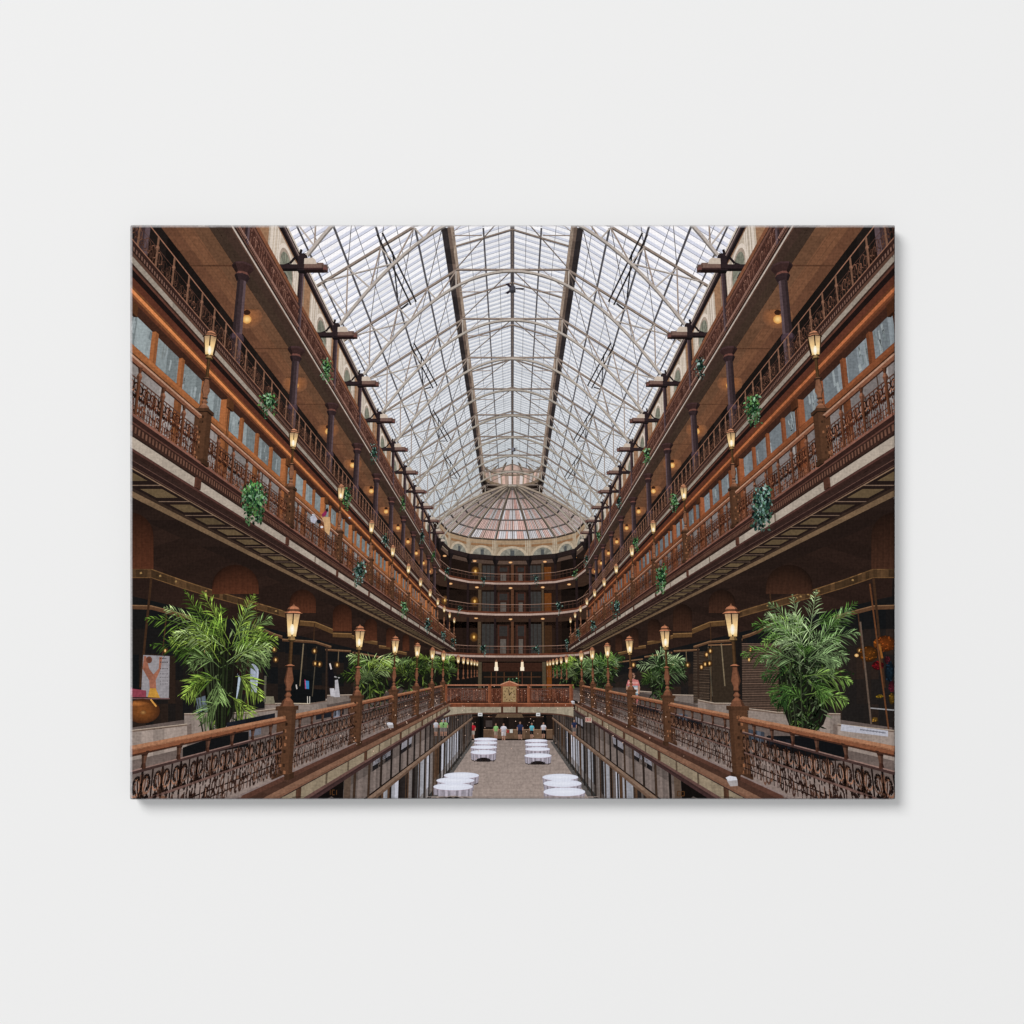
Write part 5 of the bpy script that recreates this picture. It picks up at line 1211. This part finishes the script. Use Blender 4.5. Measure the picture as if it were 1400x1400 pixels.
# floodlights clipped to the ledges
for x, y, w_, d in ((533, 991, 4.6, 22), (1000, 1067, 8, 12), (783, 960, 2.6, 44), (478, 708, 1.6, 30), (428, 704, 1.8, 24)):
    f = Part('floodlight', label='small white floodlight fixed to the gallery ledge')
    ipoly(f, [(x - w_, y - w_ * .5), (x - w_ * .3, y - w_ * .8), (x + w_ * .8, y - w_ * .6), (x + w_, y - w_ * .1), (x - w_ * .6, y + w_ * .1)], d, (206, 208, 214)); ipoly(f, [(x - w_ * .8, y), (x + w_, y - w_ * .1), (x + w_ * 1.1, y + w_ * .9), (x - w_ * .2, y + w_ * 1.0)], d * 1.001, (166, 160, 158))
# strings of tiny fairy lights
fy = Part('fairy_lights', label='strings of tiny white bulbs along the lower railings', kind='stuff'); R = random.Random(123)
for i in range(230):
    s_ = R.choice((-1, 1)); y = R.uniform(17, 47) if i < 150 else None
    if y: 
        P = A(s_ * R.uniform(3.85, 4.12), y, R.uniform(-2.2, -.9) + .0185 * (y - 14)); q = to_img(P[None])[0]
        r_ = R.uniform(.35, .75); iell(fy, q[0], q[1], r_, r_, q[2] * .97, (255, 236, 214), 6, edge=(230, 176, 140))
    else:
        x, yy = R.uniform(606, 790), R.uniform(938, 1000) if R.random() < .6 else R.uniform(1000, 1040)
        r_ = R.uniform(.3, .6); iell(fy, x, yy, r_, r_, 30, (255, 236, 214), 6, edge=(226, 170, 140))

# ------------------------------------------------------------------ the thing itself: canvas, its edges, and the ink laid on it
def fold(t, a, b):
    """distance along the skin -> (position, drop behind the face, outward tilt)"""
    pos = np.clip(t, a, b); drop = np.zeros_like(t); nrm = np.zeros_like(t)
    for sgn, e in ((-1, a), (1, b)):
        o = (t - e) * sgn; m = o > 0
        ang = np.clip(o, 0, ARC) / RAD
        ext = np.maximum(o - ARC, 0)
        pos = np.where(m, e + sgn * RAD * np.sin(ang), pos)
        drop = np.where(m, RAD * (1 - np.cos(ang)) + ext, drop)
        nrm = np.where(m, sgn * np.sin(ang), nrm)
    return pos, drop, nrm

def skin(Q):
    """image coords + depth -> scene coords on the canvas skin"""
    h = np.clip(np.log(np.maximum(Q[..., 2], DN) / DN) / math.log(DF / DN), 0, 1)
    lift = RELIEF * (1 - h)
    px, dx, nx = fold(Q[..., 0], U0, U1); py, dy, ny = fold(Q[..., 1], V0, V1)
    X = (px - 700) * MM + nx * lift; Z = (700 - py) * MM - ny * lift
    nyl = np.sqrt(np.clip(1 - nx ** 2 - ny ** 2, 0, 1))
    Y = FRONT + np.minimum(dx + dy, SIDE + RAD) * MM - nyl * lift
    return np.stack([X, Y, Z], -1)

UL = [U0 - ARC - SIDE, U0 - ARC, U0 - ARC * 2 / 3, U0 - ARC / 3, U0, U1, U1 + ARC / 3, U1 + ARC * 2 / 3, U1 + ARC, U1 + ARC + SIDE]
VL = [V0 - ARC - SIDE, V0 - ARC, V0 - ARC * 2 / 3, V0 - ARC / 3, V0, V1, V1 + ARC / 3, V1 + ARC * 2 / 3, V1 + ARC, V1 + ARC + SIDE]

def cut(poly, ax, lo, hi):
    """Sutherland-Hodgman against lo <= p[ax] <= hi; poly rows = x y d r g b"""
    for sgn, lim in ((1, lo), (-1, hi)):
        if len(poly) == 0: return poly
        out = []
        for i in range(len(poly)):
            a, b = poly[i - 1], poly[i]; da, db = (a[ax] - lim) * sgn, (b[ax] - lim) * sgn
            if (da >= 0) != (db >= 0): out.append(a + (b - a) * (da / (da - db)))
            if db >= 0: out.append(b)
        poly = out
    return poly

def emit():
    root = bpy.data.objects.new('canvas_print', None); sc.collection.objects.link(root)
    root['label'] = 'landscape canvas print of a glass roofed shopping arcade hanging on the pale wall'
    root['category'] = 'canvas print'
    objs = {}
    for p in ALL:
        verts = []; cols = []; sizes = []
        for k, lst in p.polys.items():
            Q = np.concatenate([a for a, _ in lst]); C = np.concatenate([c for _, c in lst])
            mn = Q[..., :2].min(1); mx = Q[..., :2].max(1)
            ok = (mx[:, 0] > UL[0]) & (mn[:, 0] < UL[-1]) & (mx[:, 1] > VL[0]) & (mn[:, 1] < VL[-1]) & (Q[..., 2].min(1) > 2.0)
            Q, C, mn, mx = Q[ok], C[ok], mn[ok], mx[ok]
            # drop specks no ink could show
            flat = (mn[:, 0] >= U0) & (mx[:, 0] <= U1) & (mn[:, 1] >= V0) & (mx[:, 1] <= V1)
            big = np.ones(len(Q), bool)
            ext = (mx - mn).max(1); big = ext > 0.12
            m = flat & big
            if m.any():
                verts.append(skin(Q[m]).reshape(-1, 3)); cols.append(C[m].reshape(-1, 3)); sizes += [k] * int(m.sum())
            vv = []; cc = []
            for q, c in zip(Q[~flat], C[~flat]):
                poly = [r for r in np.concatenate([q, c], 1)]
                xs = [r[0] for r in poly]
                for i in range(9):
                    if max(xs) < UL[i] or min(xs) > UL[i + 1]: continue
                    pu = cut(poly, 0, UL[i], UL[i + 1])
                    if len(pu) < 3: continue
                    ysv = [r[1] for r in pu]
                    for j in range(9):
                        if max(ysv) < VL[j] or min(ysv) > VL[j + 1]: continue
                        if i != 4 and j != 4 and (i in (0, 8) or j in (0, 8)): continue
                        pv = cut(pu, 1, VL[j], VL[j + 1])
                        if len(pv) < 3: continue
                        pv = np.array(pv); vv.append(skin(pv[:, :3])); cc.append(pv[:, 3:]); sizes.append(len(pv))
            if vv: verts.append(np.concatenate(vv)); cols.append(np.concatenate(cc))
        if not sizes:
            objs[id(p)] = None; continue
        V = np.concatenate(verts); C = np.concatenate(cols); n = len(V)
        # light caught along left, top and bottom folds, painted into the ink colour
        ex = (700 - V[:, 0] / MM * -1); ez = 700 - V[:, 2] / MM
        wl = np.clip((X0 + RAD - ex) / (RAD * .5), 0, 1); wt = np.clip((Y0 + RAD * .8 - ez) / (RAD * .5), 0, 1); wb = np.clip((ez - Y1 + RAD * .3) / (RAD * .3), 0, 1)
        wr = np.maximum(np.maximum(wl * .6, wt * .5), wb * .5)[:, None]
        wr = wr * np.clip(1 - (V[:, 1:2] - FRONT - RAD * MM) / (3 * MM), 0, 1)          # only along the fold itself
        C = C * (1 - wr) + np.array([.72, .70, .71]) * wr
        if verts and len(verts) > 1 and False: pass
        me_ = bpy.data.meshes.new(p.name)
        me_.vertices.add(n); me_.vertices.foreach_set('co', V.astype(np.float32).ravel())
        me_.loops.add(n); me_.loops.foreach_set('vertex_index', np.arange(n, dtype=np.int32))
        sizes = np.array(sizes, dtype=np.int32); me_.polygons.add(len(sizes))
        me_.polygons.foreach_set('loop_start', np.concatenate([[0], np.cumsum(sizes)[:-1]]).astype(np.int32))
        me_.update(calc_edges=True)
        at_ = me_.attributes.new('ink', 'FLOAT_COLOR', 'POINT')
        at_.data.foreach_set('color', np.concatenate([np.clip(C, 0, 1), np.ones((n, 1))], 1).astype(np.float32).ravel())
        me_.materials.append(INK)
        o = bpy.data.objects.new(p.name, me_); sc.collection.objects.link(o)
        if p.label: o['label'] = p.label
        if p.kind: o['kind'] = p.kind
        objs[id(p)] = o
    for p in ALL:
        o = objs[id(p)]
        if o is None: continue
        par = objs.get(id(p.parent)) if p.parent is not None else root
        o.parent = par or root
    # the stretched canvas under the ink: a cushion-edged block
    import bmesh
    bm = bmesh.new(); d = 0.3 * MM
    xa, xb = (X0 - 700) * MM + d, (X1 - 700) * MM - d; za, zb = (700 - Y1) * MM + d, (700 - Y0) * MM - d
    ya, yb = FRONT + d + .0001, FRONT + (SIDE + RAD) * MM
    vs = [bm.verts.new(v) for v in ((xa, ya, za), (xb, ya, za), (xb, ya, zb), (xa, ya, zb), (xa, yb, za), (xb, yb, za), (xb, yb, zb), (xa, yb, zb))]
    for f in ((0, 1, 2, 3), (5, 4, 7, 6), (4, 0, 3, 7), (1, 5, 6, 2), (3, 2, 6, 7), (4, 5, 1, 0)): bm.faces.new([vs[i] for i in f])
    bmesh.ops.bevel(bm, geom=[e for e in bm.edges if all(v.co.y < ya + 1e-5 for v in e.verts)], offset=RAD * MM * 1.05, segments=4, affect='EDGES')
    me_ = bpy.data.meshes.new('stretched_canvas'); bm.to_mesh(me_); bm.free()
    a = me_.attributes.new('ink', 'FLOAT_COLOR', 'POINT')
    a.data.foreach_set('color', np.tile(np.array([.05, .035, .03, 1], np.float32), len(me_.vertices)))
    me_.materials.append(INK)
    o = bpy.data.objects.new('stretched_canvas', me_); sc.collection.objects.link(o); o.parent = root
    # wooden bars at the back that hold it off the wall
    wood = bpy.data.materials.new('stretcher_pine'); nt, b = nodes_of(wood)
    wv = nt.nodes.new('ShaderNodeTexNoise'); wv.inputs['Scale'].default_value = 12
    rp = nt.nodes.new('ShaderNodeValToRGB'); rp.color_ramp.elements[0].color = (.42, .28, .15, 1); rp.color_ramp.elements[1].color = (.58, .42, .25, 1)
    nt.links.new(wv.outputs[0], rp.inputs[0]); nt.links.new(rp.outputs[0], b.inputs['Base Color'])
    wallY = THICK
    for nm_, (x0, x1, z0, z1) in (('stretcher_bar', (xa + .002, xb - .002, zb - .034, zb - .002)), ('stretcher_bar', (xa + .002, xb - .002, za + .002, za + .034)),
                                  ('stretcher_bar', (xa + .002, xa + .034, za + .0345, zb - .0345)), ('stretcher_bar', (xb - .034, xb - .002, za + .0345, zb - .0345))):
        bm = bmesh.new(); bmesh.ops.create_cube(bm, size=1)
        for v in bm.verts: v.co = ((x0 + x1) / 2 + v.co.x * (x1 - x0), (yb + wallY) / 2 + v.co.y * (wallY - yb - .0004), (z0 + z1) / 2 + v.co.z * (z1 - z0))
        me_ = bpy.data.meshes.new(nm_); bm.to_mesh(me_); bm.free(); me_.materials.append(wood)
        o = bpy.data.objects.new(nm_, me_); sc.collection.objects.link(o); o.parent = root
    return root
emit()

# ------------------------------------------------------------------ the wall it hangs on
me_ = bpy.data.meshes.new('wall')
me_.from_pydata([(-4, THICK, -3), (4, THICK, -3), (4, THICK, 3), (-4, THICK, 3), (-4, THICK + .1, -3), (4, THICK + .1, -3), (4, THICK + .1, 3), (-4, THICK + .1, 3)], [],
                [(0, 1, 2, 3), (5, 4, 7, 6), (4, 0, 3, 7), (1, 5, 6, 2), (3, 2, 6, 7), (4, 5, 1, 0)])
me_.materials.append(WALL); wo = bpy.data.objects.new('wall', me_); sc.collection.objects.link(wo)
wo['kind'] = 'structure'
